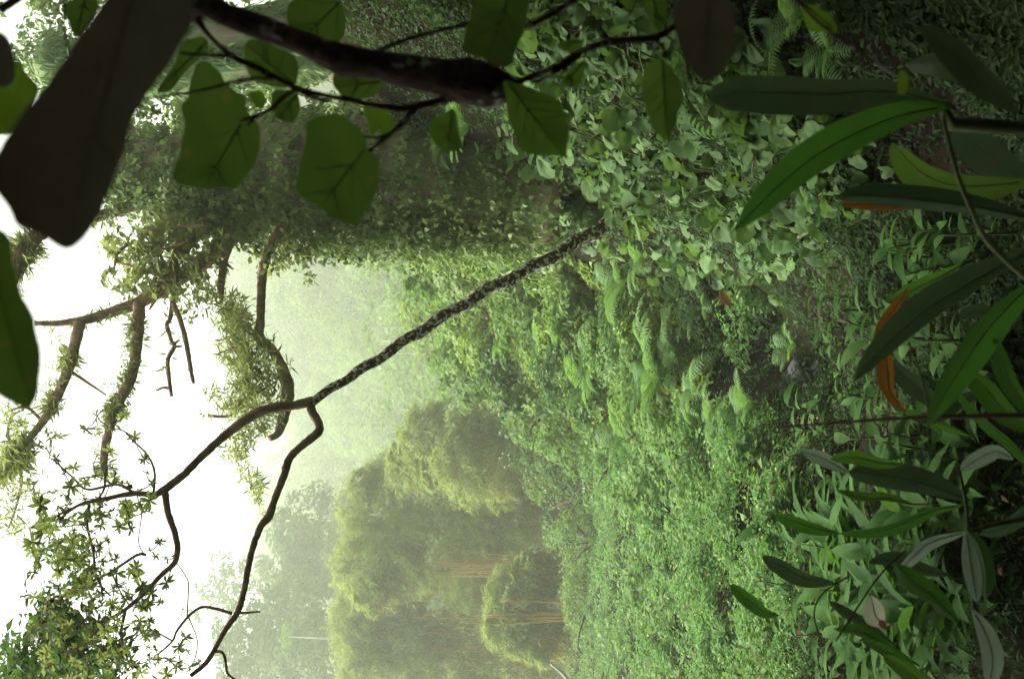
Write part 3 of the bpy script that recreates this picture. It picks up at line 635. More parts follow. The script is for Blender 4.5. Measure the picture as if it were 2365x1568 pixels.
SH = [(1010, 610, 17, .8, .7, 'round-leaved bush at the foot of the ivy trunk, above the leaning branch', 'shrub', .13), (1080, 600, 15, .7, .7, 'dense dark bush between the ivy trunk and the leaning branch', 'ivy', .11), (1170, 560, 12, .6, .6, 'leafy bush touching the upper side of the leaning branch', 'shrub', .10),
      (990, 720, 24, 1.0, .9, 'light green bush right behind the middle of the leaning branch', 'shrub_b', .14), (980, 850, 27, 1.2, .9, 'pale bush below the misty gap, beside the leaning branch fork', 'shrub_b', .15), (1070, 830, 23, 1.0, .9, 'grey-green bush with drooping leaves in the middle of the valley', 'shrub', .14),
      (1130, 760, 19, .9, .8, 'tangled light bush under the leaning branch', 'shrub_b', .11), (1230, 720, 16, .8, .7, 'tangled leafy bush halfway along the slope under the leaning branch', 'shrub', .10), (1330, 740, 14, .7, .6, 'yellowish bush on the slope with fern fronds around it', 'shrub_b', .085),
      (1330, 650, 12, .6, .5, 'bush just below the lichened end of the leaning branch', 'shrub', .09), (1190, 860, 21, 1.0, .8, 'dark hollow bush above the feathery bamboo', 'lefttree', .13), (1330, 860, 17, .9, .7, 'dark bush behind the curling fern fronds', 'lefttree', .10), (1430, 790, 13, .7, .6, 'bush of fine leaves between the curling ferns and the bank', 'shrub', .07),
      (1520, 760, 11, .6, .5, 'fine-leaved bush overhanging the dark hollow', 'shrub_b', .065), (1290, 1150, 22, 1.1, .8, 'dark green bush at the edge of the leafy carpet, beside the bamboo', 'cover', .09), (1400, 1060, 17, .9, .7, 'glossy dark bush in front of the feathery bamboo', 'cover', .075), (1340, 1250, 24, 1.0, .7, 'grey-green bush below the orange canes', 'shrub', .10),
      (1350, 1370, 25, 1.0, .6, 'low bush under the rounded bamboo dome', 'shrub', .10), (1480, 1100, 13, .7, .5, 'glossy bush spilling onto the leafy carpet', 'cover', .065), (1400, 930, 15, .8, .6, 'dusky bush behind the broad bright fern', 'shrub', .09), (1500, 900, 11.5, .6, .5, 'loose bush beside the broad bright fern', 'shrub', .07),
      (1275, 1010, 20, 1.1, .9, 'dark bush filling the corner between the feathery bamboo and the slope', 'lefttree', .12), (1310, 960, 18, .9, .8, 'leafy bush on the brow beside the feathery bamboo foot', 'shrub', .10), (1250, 940, 21, 1.0, .9, 'shaded bush against the side of the feathery bamboo', 'shrub', .12),
      (1660, 700, 8.5, .5, .45, 'leafy bush on the bank above the dark hollow', 'under', .055), (1740, 760, 7.6, .4, .35, 'bright fine-leaved bush overhanging the dark stream bed', 'cover', .05), (1080, 700, 21, .9, .8, 'bush of hanging leaves directly beneath the middle of the leaning branch', 'shrub', .12)]
for (x, y, D, R, H, lab, mat, leaf) in SH: shrub(x, y, D, R, H, lab, mat, leaf, 46, 42)

# low vegetation over the whole ground: leafy carpet and undergrowth
DM = depth_map()
def carpet(name, poly, n, sz, mat, hgt, tmpl, label, cat, up=.8, patch=None):
    q = sample_poly(poly, n); g = Geo(); pts = []
    qi = np.clip((q[:, 0] - 600) / 12, 0, len(_mx) - 1.01); qj = np.clip((q[:, 1] + 60) / 12, 0, len(_my) - 1.01); i0 = qi.astype(int); j0 = qj.astype(int); fi = qi - i0; fj = qj - j0
    D = DM[i0, j0] * (1 - fi) * (1 - fj) + DM[i0 + 1, j0] * fi * (1 - fj) + DM[i0, j0 + 1] * (1 - fi) * fj + DM[i0 + 1, j0 + 1] * fi * fj
    x = (784.0 - q[:, 1]) / F * D + rng.normal(size=n) * .05; y = D + rng.normal(size=n) * .12
    b = 1.3 * vnoise(x, y, 2.1, 7) + .7 * vnoise(x, y, 5.3, 3) + vnoise(x, y, .6, 17)
    hole = vnoise(x, y, .85, 11) + .5 * vnoise(x, y, 2.7, 5); kp = (hole > -.28) | (rng.uniform(0, 1, n) < .14) if patch is None else (vnoise(x, y, 1.3, 23) > patch); x, y, b = x[kp], y[kp], b[kp] + .7 * hole[kp]; n = len(x)
    z = height(x, y) + hgt * np.clip(.6 + .5 * b, .05, 2.2) * rng.uniform(.35, 1, n) ** .5
    nn = slope_n(x, y) + np.array([0, -.15, up])
    s = sz * rng.uniform(.5, 1.4, n) * np.clip(y / 9, .7, 1.7)
    g.scatter(tmpl, np.stack([x, y, z], 1), rframes(nn, .65), s)
    o = link(name, g.mesh(name, M[mat]), kind='stuff'); return tag(o, label, cat)
carpet('ground_cover', [(1300, 1600), (1300, 1300), (1380, 1180), (1380, 1060), (1450, 980), (1560, 940), (1700, 920), (1800, 950), (1880, 1100), (1850, 1600)], 150000, .042, 'cover', .38, KITE, 'bright green leafy carpet spreading over the valley floor', 'ground cover')
carpet('creeper', [(1300, 1600), (1300, 1300), (1380, 1180), (1380, 1060), (1450, 980), (1700, 920), (1800, 950), (1880, 1100), (1850, 1600)], 14000, .085, 'shrub', .62, KITE, 'broader creeper leaves rising in patches above the leafy carpet', 'creeper', patch=.35)
carpet('litter', [(1340, 1600), (1360, 1300), (1480, 1000), (1800, 950), (2400, 900), (2400, 1600)], 420, .055, 'brownleaf', .45, KITE, 'scattered brown dead leaves lying over the carpet', 'litter')
carpet('slope_cover', [(960, 570), (950, 960), (1280, 1000), (1480, 960), (1640, 900), (1650, 760), (1560, 680), (1400, 620), (1250, 560), (1050, 540)], 60000, .06, 'shrub_b', .4, KITE, 'light green tangle of small leaves over the slope beneath the leaning branch', 'ground cover')
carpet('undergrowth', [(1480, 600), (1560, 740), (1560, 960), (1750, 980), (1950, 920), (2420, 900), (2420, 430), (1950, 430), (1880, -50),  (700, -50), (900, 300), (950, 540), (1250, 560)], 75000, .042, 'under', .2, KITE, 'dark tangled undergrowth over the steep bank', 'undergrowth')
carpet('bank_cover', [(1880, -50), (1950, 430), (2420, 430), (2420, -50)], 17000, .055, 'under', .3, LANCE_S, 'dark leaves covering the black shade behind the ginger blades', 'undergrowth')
carpet('herb_layer', [(1780, 960), (1900, 880), (2420, 850), (2420, 1640), (1720, 1640)], 46000, .04, 'under', .3, LANCE_S, 'low leafy herbs crowding the near bank', 'herbs')  # dark leaf colour stands in for shade between the seedlings

# ------------------------------------------------------------------ round-leaved vines on the bank
rm = []
for k in range(4):
    V, Fq = round_leaf(k); gg = Geo(); gg.add(V, Fq); rm.append(gg.mesh('leaf', M['vine'], smooth=True))
VP = [(965, 440), (1050, 380), (1150, 340), (1190, 60), (1230, -20), (1420, -20), (1470, 100), (1580, 150), (1640, 60), (1720, 120), (1800, 260), (1960, 330), (1990, 450), (1930, 560), (1780, 640), (1640, 640), (1560, 700), (1430, 640), (1340, 540), (1230, 500), (1080, 560), (990, 520)]
cand = sample_poly(VP, 6000); keep = []
for q in cand:
    if all((q[0] - k[0]) ** 2 + (q[1] - k[1]) ** 2 > 26 ** 2 for k in keep): keep.append(q)
    if len(keep) >= 300: break
keep = np.array(keep)
VS = [((1010, 450), 'pale lobed vine hanging on the ivy trunk above the other round-leaved vines'), ((1090, 430), 'round-leaved vine just below the bare reddish trunk'), ((1270, 60), 'round-leaved vine behind the dark leaf hanging off the thick near branch'), ((1400, 60), 'round-leaved vine behind the forking dark twig'),
      ((1410, 200), 'round-leaved vine between the two big dark green near leaves'), ((1280, 410), 'bright round-leaved vine under the pointed near leaf'), ((1440, 330), 'vine with pale scalloped leaves beside the dark mossy gap'), ((1420, 440), 'thick bright vine at the root of the leaning branch'),
      ((1550, 460), 'vine tumbling down the bank below the leaning branch root'), ((1650, 330), 'vine with spaced pale discs behind the long bright ginger blade'), ((1700, 180), 'vine with grey-green discs beside the grey ginger blade tip'), ((1850, 480), 'shaded vine at the tip of the long bright ginger blade'),
      ((1640, 570), 'vine of small folded leaves beside the dark hollow'), ((1500, 600), 'sparse vine under the leaning branch root'), ((1180, 470), 'vine of folded leaves between the trunk foot and the leaning branch')]
sx = np.array([v[0] for v in VS]); own = np.argmin(((keep[:, None] - sx[None]) ** 2).sum(-1), 1)
for k, (c, lab) in enumerate(VS):
    pts = keep[own == k]
    b = hit(c[0] + 40, c[1], 3.5); t = thing('round_leaved_vine', lab, 'vine', b, 'round-leaved vines on the bank')
    g = Geo()
    for q in pts:
        h = hit(q[0], q[1], 3.5); D = h[1] * rng.uniform(.90, .965) ; p = P(q[0], q[1], D)
        nn = np.array([[-.35, -.5, .6]]); R = rframes(nn, .5, xd=(-.2, -.5, -.7), xs=.7)[0]
        s = rng.uniform(36, 70) / F * np.clip(D, 4.5, 8.5)
        inst('leaf', rm[rng.integers(4)], t, p, R, s)
        e = np.array([p[0] + .1 * rng.normal() + .05, p[1] + .3, p[2] - .22]); m = (p + e) / 2 + np.array([0, .05, .06])
        tube(g, [p + R[:, 0] * s * .1, m, e], [.0035, .004, .005], n=5, sides=4)
    if k == 7:
        for x_, y_ in [(1405, 490), (1425, 470), (1440, 500), (1455, 475), (1470, 500), (1430, 515), (1460, 455), (1415, 455), (1448, 525), (1480, 470), (1395, 465), (1440, 440)]:
            inst('leaf', rm[rng.integers(4)], t, P(x_ + 14, y_ - 8, rng.uniform(6.0, 6.45)), rframes(np.array([[-.35, -.5, .6]]), .5, xd=(-.2, -.5, -.7), xs=.7)[0], rng.uniform(44, 66) / F * 6.2)
    main = np.vstack([[b[0], b[1], b[2] - .1]] + [P(x, y, hit(x, y, 3.5)[1] - .05) for x, y in pts[:4]])
    tube(g, main, [.012] * len(main), n=12, sides=5)
    part('stems', g, M['stem'], t, True, 'stuff')
    g = Geo(); m = max(20, int(4.0 * len(pts))); src = pts[rng.integers(0, len(pts), m)] + rng.normal(size=(m, 2)) * 34; D = np.array([hit(x, y, 3.5)[1] for x, y in src]) * rng.uniform(.92, .985, m)
    g.scatter(round_leaf(k % 4, 14), np.array([P(x, y, d) for (x, y), d in zip(src, D)]), rframes(np.tile([-.35, -.4, .6], (m, 1)), .6, xd=(-.2, -.5, -.7), xs=.7), rng.uniform(24, 56, m) / F * np.clip(D, 4.5, 8.5))
    part('small_leaves', g, M['vine_b'], t, True, 'stuff')

# ------------------------------------------------------------------ ferns
fm = []
for k, (a, w) in enumerate(((.35, .28), (.8, .24), (1.2, .22), (.1, .34))):
    V, Fq = frond(19 if k != 3 else 15, a, w, k); gg = Geo(); gg.add(V, Fq); fm.append(gg.mesh('frond', M['fern']))
def fern(px, py, Lpx, n, label, dmin=4, lift=.12, az=None, variant=None):
    b = hit(px, py, dmin); D = b[1]; L = Lpx * 1.35 / F * D; b = b + np.array([0, 0, .10 + .02 * min(D, 14)])
    t = thing('fern', label, 'fern', b, 'ferns on the slopes')
    for j in range(n):
        a = (j / n * 6.28 + rng.normal() * .25) if az is None else az + rng.normal() * .7
        x = np.array([[math.cos(a), math.sin(a), .15 + lift + .15 * rng.normal()]])
        R = frames(x, np.array([[0, 0, 1.0]]) + .15 * rnd(1))[0]
        inst('frond', fm[variant if variant is not None else rng.integers(4)], t, b + np.array([0, 0, .05]), R, L * rng.uniform(.75, 1.15))
FE = [(1520, 1000, 85, 6, 'broad bright fern spreading at the edge of the leafy carpet', 3), (1440, 890, 80, 7, 'curling fern in the shadow behind the broad bright fern', 3), (1610, 880, 120, 8, 'long-fronded fern reaching towards the dark hollow', 0), (1600, 810, 110, 7, 'arching fern on the slope above the dark hollow', 1),
      (1500, 720, 90, 7, 'grey-green fern halfway along the slope', 1), (1520, 650, 110, 5, 'thin-fronded fern beside the round-leaved vines', 0), (1410, 690, 80, 6, 'small fern below the leaning branch root', 1), (1560, 930, 90, 7, 'fern hanging over the hollow beside the leafy carpet', 1),
      (1800, 110, 210, 9, 'big arching fern with long curved leaflets above the grey ginger blade', 2), (1960, 130, 120, 7, 'feathery fern between the arching fern and the black shade', 1), (2080, 110, 120, 7, 'dense fern beside the black shade near the viewer', 1), (2010, 40, 120, 6, 'fern behind the yellow-green leaf', 0), (1240, 640, 70, 6, 'fern beside the upper part of the leaning branch', 0),
      (1930, 800, 55, 6, 'brownish fern overhanging the stream bed', 3), (1830, 930, 70, 6, 'small dark fern by the stream bed', 0), (2020, 470, 80, 6, 'fern beneath the dark grey ginger blade', 1), (1740, 950, 70, 6, 'fern at the corner of the leafy carpet nearest the stream', 1), (1120, 330, 80, 7, 'fern at the foot of the trunks behind the thick near branch', 1), (1180, 290, 80, 7, 'fern on the bank behind the big near leaf', 0),
      (1450, 830, 90, 8, 'wide arching fern midway between the curling fern and the leaning branch', 1), (1380, 770, 85, 8, 'layered pale fern below the middle of the leaning branch', 0), (1290, 700, 75, 8, 'light fern just beneath the lichened stem', 1), (1160, 810, 60, 7, 'small light fern under the fork-side half of the leaning branch', 0), (1540, 790, 110, 8, 'tall creeping fern at the lip of the dark hollow', 1),
      (1480, 780, 100, 8, 'drooping fern over the loose bush', 2), (1650, 820, 110, 8, 'low fern trailing into the dark hollow', 1), (1360, 850, 80, 8, 'fern in the dusk behind the curling fern', 2), (1110, 640, 55, 7, 'small fern beside the ivy, above the leaning branch', 0), (1690, 900, 100, 8, 'trailing fern along the stream bed edge', 2), (1570, 600, 90, 7, 'fern tucked under the sparse vine', 1), (1720, 700, 90, 7, 'dark fern on the bank above the stream bed', 0), (1080, 760, 55, 7, 'tiny fern crowning the slope beneath the lichened stem', 1),
      (1330, 800, 70, 7, 'pale fern in the middle of the slope', 0), (1230, 790, 60, 6, 'small pale fern beneath the middle of the leaning branch', 1)]
for (x, y, L, n, lab, v) in FE: fern(x, y, L, n, lab, 3.0, variant=v)
for k, (x, y, D, L, lab) in enumerate(((985, 40, 10.6, 85, 'fern hanging from the moss-streaked trunk'), (1060, 20, 10.5, 70, 'fern low on the moss-streaked trunk'), (900, 20, 10.5, 60, 'fern high on the moss-streaked trunk'))):
    b = P(x, y, D); t = thing('fern', lab, 'fern', b, 'ferns on the slopes')
    for j in range(5):
        a = -math.pi / 2 + (j - 2) * .55; inst('frond', fm[j % 3], t, b, frames(np.array([[math.cos(a), math.sin(a), .1]]), np.array([[0, -.3, 1.0]]))[0], L / F * D * rng.uniform(.8, 1.2))

# ------------------------------------------------------------------ rocks in the hollow, sticks, tufts, blossoms
def rock(px, py, r, label):
    b = hit(px, py, 4); g = Geo(); n, m = 9, 14; V = []
    ph = rng.uniform(0, 6.28, 4)
    for i in range(n):
        th = math.pi * i / (n - 1)
        for j in range(m):
            a = 2 * math.pi * j / m; k = 1 + .18 * math.sin(2 * a + ph[0]) * math.sin(th) + .12 * math.sin(3 * a + 2 * th + ph[1]) + .07 * rng.normal() * math.sin(th)
            V.append(b + r * k * np.array([math.sin(th) * math.cos(a) * 1.3, math.sin(th) * math.sin(a), math.cos(th) * .6 + .15]))
    g.add(V, [[i * m + j, i * m + (j + 1) % m, (i + 1) * m + (j + 1) % m, (i + 1) * m + j] for i in range(n - 1) for j in range(m)])
    me = g.mesh('rock', M['rock'], b, True); o = link('rock', me); o.location = [float(v) for v in b]; tag(o, label, 'rock', 'rocks in the stream bed')
rock(1855, 872, .17, 'broad purple-grey wet rock in the dark stream bed'); rock(1825, 905, .09, 'small grey rock at the far edge of the stream bed'); rock(1905, 850, .1, 'rounded dark rock under the brownish fern'); rock(1880, 905, .08, 'small wet rock beside the herb leaves')
def stick(L, w, D, label, mat='pale_trunk', name='fallen_stick', cat='stick'):
    b = P(L[0][0], L[0][1], D if not hasattr(D, '__len__') else D[0]); g = Geo(); pt_tube(g, L, w, D, sides=7, rough=.05, n=4 * len(L)); me = g.mesh(name, M[mat], b, True)
    o = link(name, me); o.location = [float(v) for v in b]; return tag(o, label, cat)
hd = lambda x, y: hit(x, y, 4)[1]
stick([(1272, 1532), (1300, 1555), (1320, 1580)], [3, 5], 20, 'pale bare stick poking out beside the bamboo')
stick([(1350, 1420), (1338, 1460), (1335, 1495), (1345, 1510)], [3, 2], 19, 'pale thin curved vine at the far edge of the leafy carpet', 'stem', 'curved_vine', 'vine')
tl = Geo(); tl.add(*lance(6, .075, .5, .3)); tuft_leaf = tl.mesh('leaf', M['shrub_b'], smooth=True)
for (x, y, s, lab) in ((965, 935, .75, 'spiky yellow-green tuft closest to the leaning branch fork'), (962, 995, .85, 'spiky pale tuft above the feathery bamboo'), (1000, 975, .6, 'small spiky tuft beneath the two pale tufts')):
    b = hit(x + 25, y, 14); b0 = b.copy(); s *= b[1] / 25; b = b + [0, 0, .45 * s]; t = thing('spiky_palm', lab, 'palm', b0, 'spiky tufts on the crest')
    g = Geo(); tube(g, [t.location, b], [.06, .05], n=5, sides=6); part('stem', g, M['stem'], t, True)
    for j in range(14):
        a = j * 2.4; inst('leaf', tuft_leaf, t, b, frames(np.array([[math.cos(a), math.sin(a), rng.uniform(.1, 1.3)]]), np.array([[0, 0, 1.0]]) + .2 * rnd(1))[0], s * rng.uniform(.7, 1.1))
tl = Geo(); V, Fq = round_leaf(5, 10); tl.add(V, Fq); blossom = tl.mesh('blossom', M['petal'])
for (x, y, lab) in ((1170, 1068, 'cluster of tiny white blossoms in the middle of the bamboo foliage'), (1235, 1112, 'few tiny white blossoms beside the dark bush and bamboo')):
    b = P(x, y, 24); t = thing('white_blossoms', lab, 'flowers', b)
    for j in range(8 if x < 1200 else 4): inst('blossom', blossom, t, b + .14 * rng.normal(size=3) * np.array([1, .4, 1]), rframes(np.array([[0, -1.0, .3]]), .5)[0], .045)

# ------------------------------------------------------------------ near bank: seedlings
sm = []
for k, (w, dr, nl) in enumerate(((.14, .35, 6), (.20, .5, 6), (.10, .6, 7))):
    gg = Geo(); gg.add(*lance(nl, w, dr, .3, wave=.012)); sm.append(gg.mesh('leaf', M['seedling'], smooth=True))
LM = [((2020, 1415), 'the cream petal'), ((2060, 820), 'the orange dead leaf'), ((2250, 1310), 'the upper white blade'), ((2285, 1480), 'the lower white blade'), ((2044, 1103), 'the broad grey blade'), ((1870, 1215), 'the narrow bent blade'), ((1800, 1310), 'the short grey blade'),
      ((1740, 1390), 'the short bright blade'), ((1900, 980), 'the thin dark stem'), ((2200, 965), 'the base of the thin dark stem'), ((2230, 820), 'the second streaked blade'), ((1850, 870), 'the stream bed'), ((2330, 1100), 'the dark lower edge'), ((1930, 560), 'the long bright ginger blade'),
      ((2050, 470), 'the dark blade with orange rim'), ((2250, 520), 'the curved cane'), ((2140, 720), 'the first streaked blade'), ((1800, 1520), 'the far corner of the carpet'), ((2100, 1540), 'the empty dark corner')]
ORD = ['nearest', 'second nearest', 'third nearest', 'fourth nearest', 'fifth nearest', 'sixth nearest', 'seventh nearest', 'eighth nearest', 'ninth nearest', 'tenth nearest', 'eleventh nearest', 'twelfth nearest', 'thirteenth nearest', 'fourteenth nearest', 'fifteenth nearest', 'sixteenth nearest', 'seventeenth nearest', 'eighteenth nearest']
def ranked(q, fmt):
    q = np.asarray(q); d = np.linalg.norm(q[:, None] - np.array([l[0] for l in LM])[None], axis=-1); o = d.argmin(1); out = [None] * len(q)
    for k in range(len(LM)):
        for r, i in enumerate(sorted(np.where(o == k)[0], key=lambda i: d[i, k])): out[i] = fmt % (ORD[min(r, 17)] + ' to ' + LM[k][1])
    return out
def plant(name, b, hgt, nl, L, meshes, label, cat, group, lean=None, up=.5):
    t = thing(name, label, cat, b, group); lean = np.array([rng.normal() * .15, rng.normal() * .15, 1.0]) if lean is None else np.asarray(lean, float)
    top = b + lean * hgt; g = Geo(); tube(g, [b - [0, 0, .03], (b + top) / 2, top], [.006, .005, .003], n=5, sides=5); part('stem', g, M['stem'], t, True)
    for j in range(nl):
        f = .35 + .65 * j / max(nl - 1, 1); a = j * 2.4 + rng.normal() * .3
        x = np.array([[math.cos(a), math.sin(a), up + rng.normal() * .25]])
        inst('leaf', meshes[rng.integers(len(meshes))], t, b + (top - b) * f, frames(x, np.array([[0, 0, 1.0]]) + .3 * rnd(1))[0], L * rng.uniform(.65, 1.2))
    return t
q = sample_poly([(1800, 1000), (1880, 930), (2000, 850), (2280, 700), (2365, 760), (2365, 1568), (1740, 1568), (1720, 1350)], 104)
for (x, y), lab in zip(q, ranked(q, 'leafy near-bank seedling, %s')):
    b = hit(x + 25, y, 2.2); plant('herb_seedling', b, rng.uniform(.15, .4), rng.integers(6, 10), rng.uniform(.09, .19), sm[:2], lab, 'seedling', 'seedlings on the near bank')
q = sample_poly([(1850, 560), (2000, 430), (2250, 420), (2365, 520), (2200, 700), (1960, 850), (1850, 800)], 26)
for (x, y), lab in zip(q, ranked(q, 'dim seedling by the vines, %s')):
    b = hit(x + 25, y, 2.2); plant('herb_seedling', b, rng.uniform(.12, .3), rng.integers(5, 9), rng.uniform(.09, .16), sm[:2], lab, 'seedling', 'seedlings under the ginger')
q = sample_poly([(1690, 1330), (1760, 1230), (1880, 1080), (2000, 1060), (2000, 1500), (1720, 1520), (2300, 1500), (2300, 1150)], 36)
for (x, y), lab in zip(q, ranked(q, 'plant with long upright strap blades, %s')):
    b = hit(x + 30, y, 2.5); plant('strap_leaved_plant', b, rng.uniform(.15, .3), rng.integers(7, 10), rng.uniform(.26, .4), sm[2:], lab, 'plant', 'strap-leaved plants at the edge of the carpet', up=1.3)

# ------------------------------------------------------------------ ginger blades close to the viewer
def blade(parent, L, D, half, mat, roll=.3, fold=.3, n=16, name='leaf', peak=.45, wave=0.0):
    m = len(L); D = np.interp(np.linspace(0, 1, m), np.linspace(0, 1, len(D)), D)
    c = spline(np.array([P(x, y, d) for (x, y), d in zip(L, D)]), n)
    t = unit(np.gradient(c, axis=0)); u = np.linspace(0, 1, n)
    prof = np.sin(np.pi * np.clip(u, .0, 1) ** (math.log(.5) / math.log(peak))) ** .65; prof[-1] = .12; prof[0] = .02
    g = Geo(); V = []; cols = np.linspace(-1, 1, 7)
    for i in range(n):
        v = unit(c[i] - np.array([0, 0, EZ])); s = unit(np.cross(t[i], v)); nr = np.cross(s, t[i])
        s2 = s * math.cos(roll) + nr * math.sin(roll); n2 = np.cross(s2, t[i]); w = half / F * D.mean() * prof[i]
        for k in cols:
            V.append(c[i] + s2 * w * k + n2 * (w * fold * (abs(k) ** 1.3) + w * wave * math.sin(u[i] * 23 + k * 2) * abs(k)) )
    g.add(V, np.array([[i * 7 + j, i * 7 + j + 1, (i + 1) * 7 + j + 1, (i + 1) * 7 + j] for i in range(n - 1) for j in range(6)]))
    o = part(name, g, M[mat], parent, True)
    mg = Geo(); tube(mg, c[::2] - 0.0, np.linspace(.0006, .0016, len(c[::2])), n=n, sides=4)
    link('midrib', mg.mesh('midrib', M['rib'], np.array(parent.location), True), o)
    return o
def cane(parent, L, w, D, mat='stem', name='stem'):
    g = Geo(); pt_tube(g, L, w, D, sides=7, n=5 * len(L)); part(name, g, M[mat], parent, True)
gp = thing('ginger_plant', 'tall ginger plant with grey-green and bright green blades in front of the dark bank', 'plant', (P(2365, 240, 1.45)[0], 1.45, height(.34, 1.45)))
z0 = P(2365, 300, 1.45); g = Geo(); tube(g, [(z0[0], 1.45, height(z0[0], 1.45) - .05), z0, P(2250, 265, 1.42), P(2170, 240, 1.4)], [.012, .011, .009, .006], n=12, sides=8); part('stem', g, M['stem'], gp, True)
blade(gp, [(1639, 231), (1700, 214), (1800, 215), (1920, 218), (2060, 212), (2200, 245)], [1.25, 1.4], 47, 'ginger_grey', .35, .35, peak=.35)
blade(gp, [(1698, 531), (1760, 468), (1850, 385), (1960, 318), (2080, 268), (2200, 245)], [1.2, 1.4], 45, 'ginger', -.35, .25, peak=.5)
blade(gp, [(1928, 455), (2010, 452), (2120, 462), (2260, 480), (2400, 510)], [1.5, 1.5], 33, 'ginger_grey', -.6, .3, peak=.4)
blade(gp, [(1940, 470), (2010, 474), (2100, 474), (2160, 480)], [1.52, 1.52], 12, 'orange', .2, .2, peak=.4)
blade(gp, [(2060, 330), (2130, 400), (2220, 430), (2380, 420)], [1.6, 1.5], 60, 'broad', .9, .2)
blade(gp, [(2210, 290), (2260, 330), (2320, 390), (2400, 440)], [1.7, 1.5], 55, 'ginger_grey', .7, .2)
blade(gp, [(2090, 150), (2170, 140), (2260, 170), (2340, 230)], [1.5, 1.4], 55, 'ginger_grey', 1.0, .2)
blade(gp, [(2130, 60), (2200, 120), (2270, 190), (2350, 260)], [1.3, 1.35], 36, 'ginger_grey', .5, .2)
cane(gp, [(2179, 270), (2189, 320), (2212, 405), (2246, 489), (2280, 555), (2347, 622), (2420, 680)], [5, 7], [1.35, 1.2])
gq = thing('ginger_plant', 'ginger plant with two long streaked blades beside the orange dead leaf', 'plant', (P(2365, 640, 1.5)[0], 1.5, height(.1, 1.5)))
blade(gq, [(1972, 880), (2044, 801), (2145, 714), (2246, 652), (2400, 570)], [1.35, 1.5], 40, 'ginger_grey', -.5, .5, peak=.5)
blade(gq, [(2144, 978), (2205, 870), (2297, 741), (2400, 640)], [1.3, 1.5], 38, 'ginger', .4, .35, peak=.5)
blade(gq, [(2296, 782), (2310, 830), (2335, 890), (2400, 980)], [1.4, 1.5], 22, 'ginger', .3, .3)
blade(gq, [(2210, 850), (2270, 890), (2330, 960), (2400, 1000)], [1.7, 1.6], 30, 'seedling', .5, .3)
g = Geo(); z0 = P(2400, 600, 1.5); z1 = P(2400, 640, 1.5); tube(g, [(z1[0], 1.5, height(z1[0], 1.5) - .05), z1, z0], [.012, .011, .008], n=8, sides=7); part('stem', g, M['stem'], gq, True)
gr = thing('ginger_plant', 'ginger plant with blades bent over the herb layer below the thin dark stem', 'plant', (P(2365, 1190, 2.3)[0], 2.3, height(-.4, 2.3)))
blade(gr, [(1960, 1089), (2044, 1100), (2145, 1122), (2240, 1158)], [2.0, 2.2], 37, 'ginger_grey', -.5, .3, peak=.45)
blade(gr, [(1787, 1190), (1830, 1203), (1880, 1218), (1940, 1232)], [2.1, 2.2], 18, 'ginger', .5, .4)
blade(gr, [(1936, 1231), (2010, 1228), (2078, 1212), (2150, 1180), (2225, 1166)], [2.2, 2.2], 17, 'ginger', .7, .4)
blade(gr, [(1852, 1042), (1885, 1052), (1920, 1068), (1960, 1092)], [2.1, 2.1], 17, 'white', .3, .3)
blade(gr, [(1760, 1286), (1800, 1305), (1858, 1334), (1930, 1345)], [2.3, 2.4], 22, 'ginger_grey', .5, .4)
blade(gr, [(1686, 1350), (1720, 1378), (1767, 1413), (1800, 1420)], [2.3, 2.4], 17, 'ginger', .3, .4)
blade(gr, [(2071, 1325), (2111, 1285), (2150, 1252), (2235, 1227)], [2.0, 2.1], 16, 'white', .5, .3)
blade(gr, [(2256, 1392), (2246, 1330), (2238, 1280), (2232, 1225)], [2.0, 2.0], 20, 'white', .2, .2)
blade(gr, [(2275, 1385), (2275, 1320), (2260, 1260), (2236, 1225)], [2.05, 2.0], 22, 'seedling', .5, .2)
blade(gr, [(2284, 1590), (2292, 1520), (2275, 1460), (2246, 1408)], [1.95, 2.0], 24, 'white', .2, .25)
blade(gr, [(2219, 1086), (2255, 1062), (2300, 1042), (2340, 1060)], [2.0, 2.1], 20, 'white', .3, .25)
cane(gr, [(2215, 1085), (2230, 1160), (2236, 1230), (2248, 1400), (2260, 1450)], [4, 5], 2.1)
cane(gr, [(2236, 1230), (2300, 1210), (2420, 1190)], [5, 7], [2.1, 2.25])
for k in range(18):
    par = (gq, gr)[k % 2]; tx, ty = (rng.uniform(1990, 2290), rng.uniform(560, 1000)) if k % 2 == 0 else (rng.uniform(1900, 2280), rng.uniform(1010, 1540)); ln = rng.uniform(110, 230); a = rng.normal() * .55; d = rng.uniform(1.7, 2.4)
    L = [(tx, ty), (tx + ln * .35, ty - ln * .35 * math.sin(a) + rng.normal() * 8), (tx + ln * .7, ty - ln * .75 * math.sin(a)), (tx + ln * 1.1, ty - ln * 1.25 * math.sin(a))]
    blade(par, L, [d, d + .15], rng.uniform(13, 26), ('ginger', 'ginger_grey', 'seedling')[k % 3], rng.normal() * .6, .4, n=11, wave=.06)
st = stick([(1787, 987), (1976, 973), (2145, 963), (2420, 958)], [2.2, 3.5, 5, 8], [1.5, 1.3], 'thin dark bare stem rising from the near bank past the carpet corner', 'brownstem', 'bare_stem', 'stem')
st = stick([(2098, 791), (2121, 852), (2140, 930), (2145, 1000), (2145, 1060)], [2.2, 2], 1.9, 'thin pale tendril hanging beside the orange dead leaf', 'stem', 'tendril', 'tendril')
st = stick([(1960, 1330), (1900, 1370), (1880, 1420), (1900, 1490)], [2, 2], 2.2, 'thin brown runner twisting through the herbs', 'brownstem', 'runner', 'stem')
st = stick([(2090, 1270), (2030, 1330), (1975, 1410), (1930, 1480)], [2.2, 2], 2.1, 'slender brown runner passing the cream petal', 'brownstem', 'runner', 'stem')
dead = thing('dead_leaf', 'curled bright orange dead leaf caught behind the streaked ginger blade', 'leaf', P(2094, 953, 1.75))
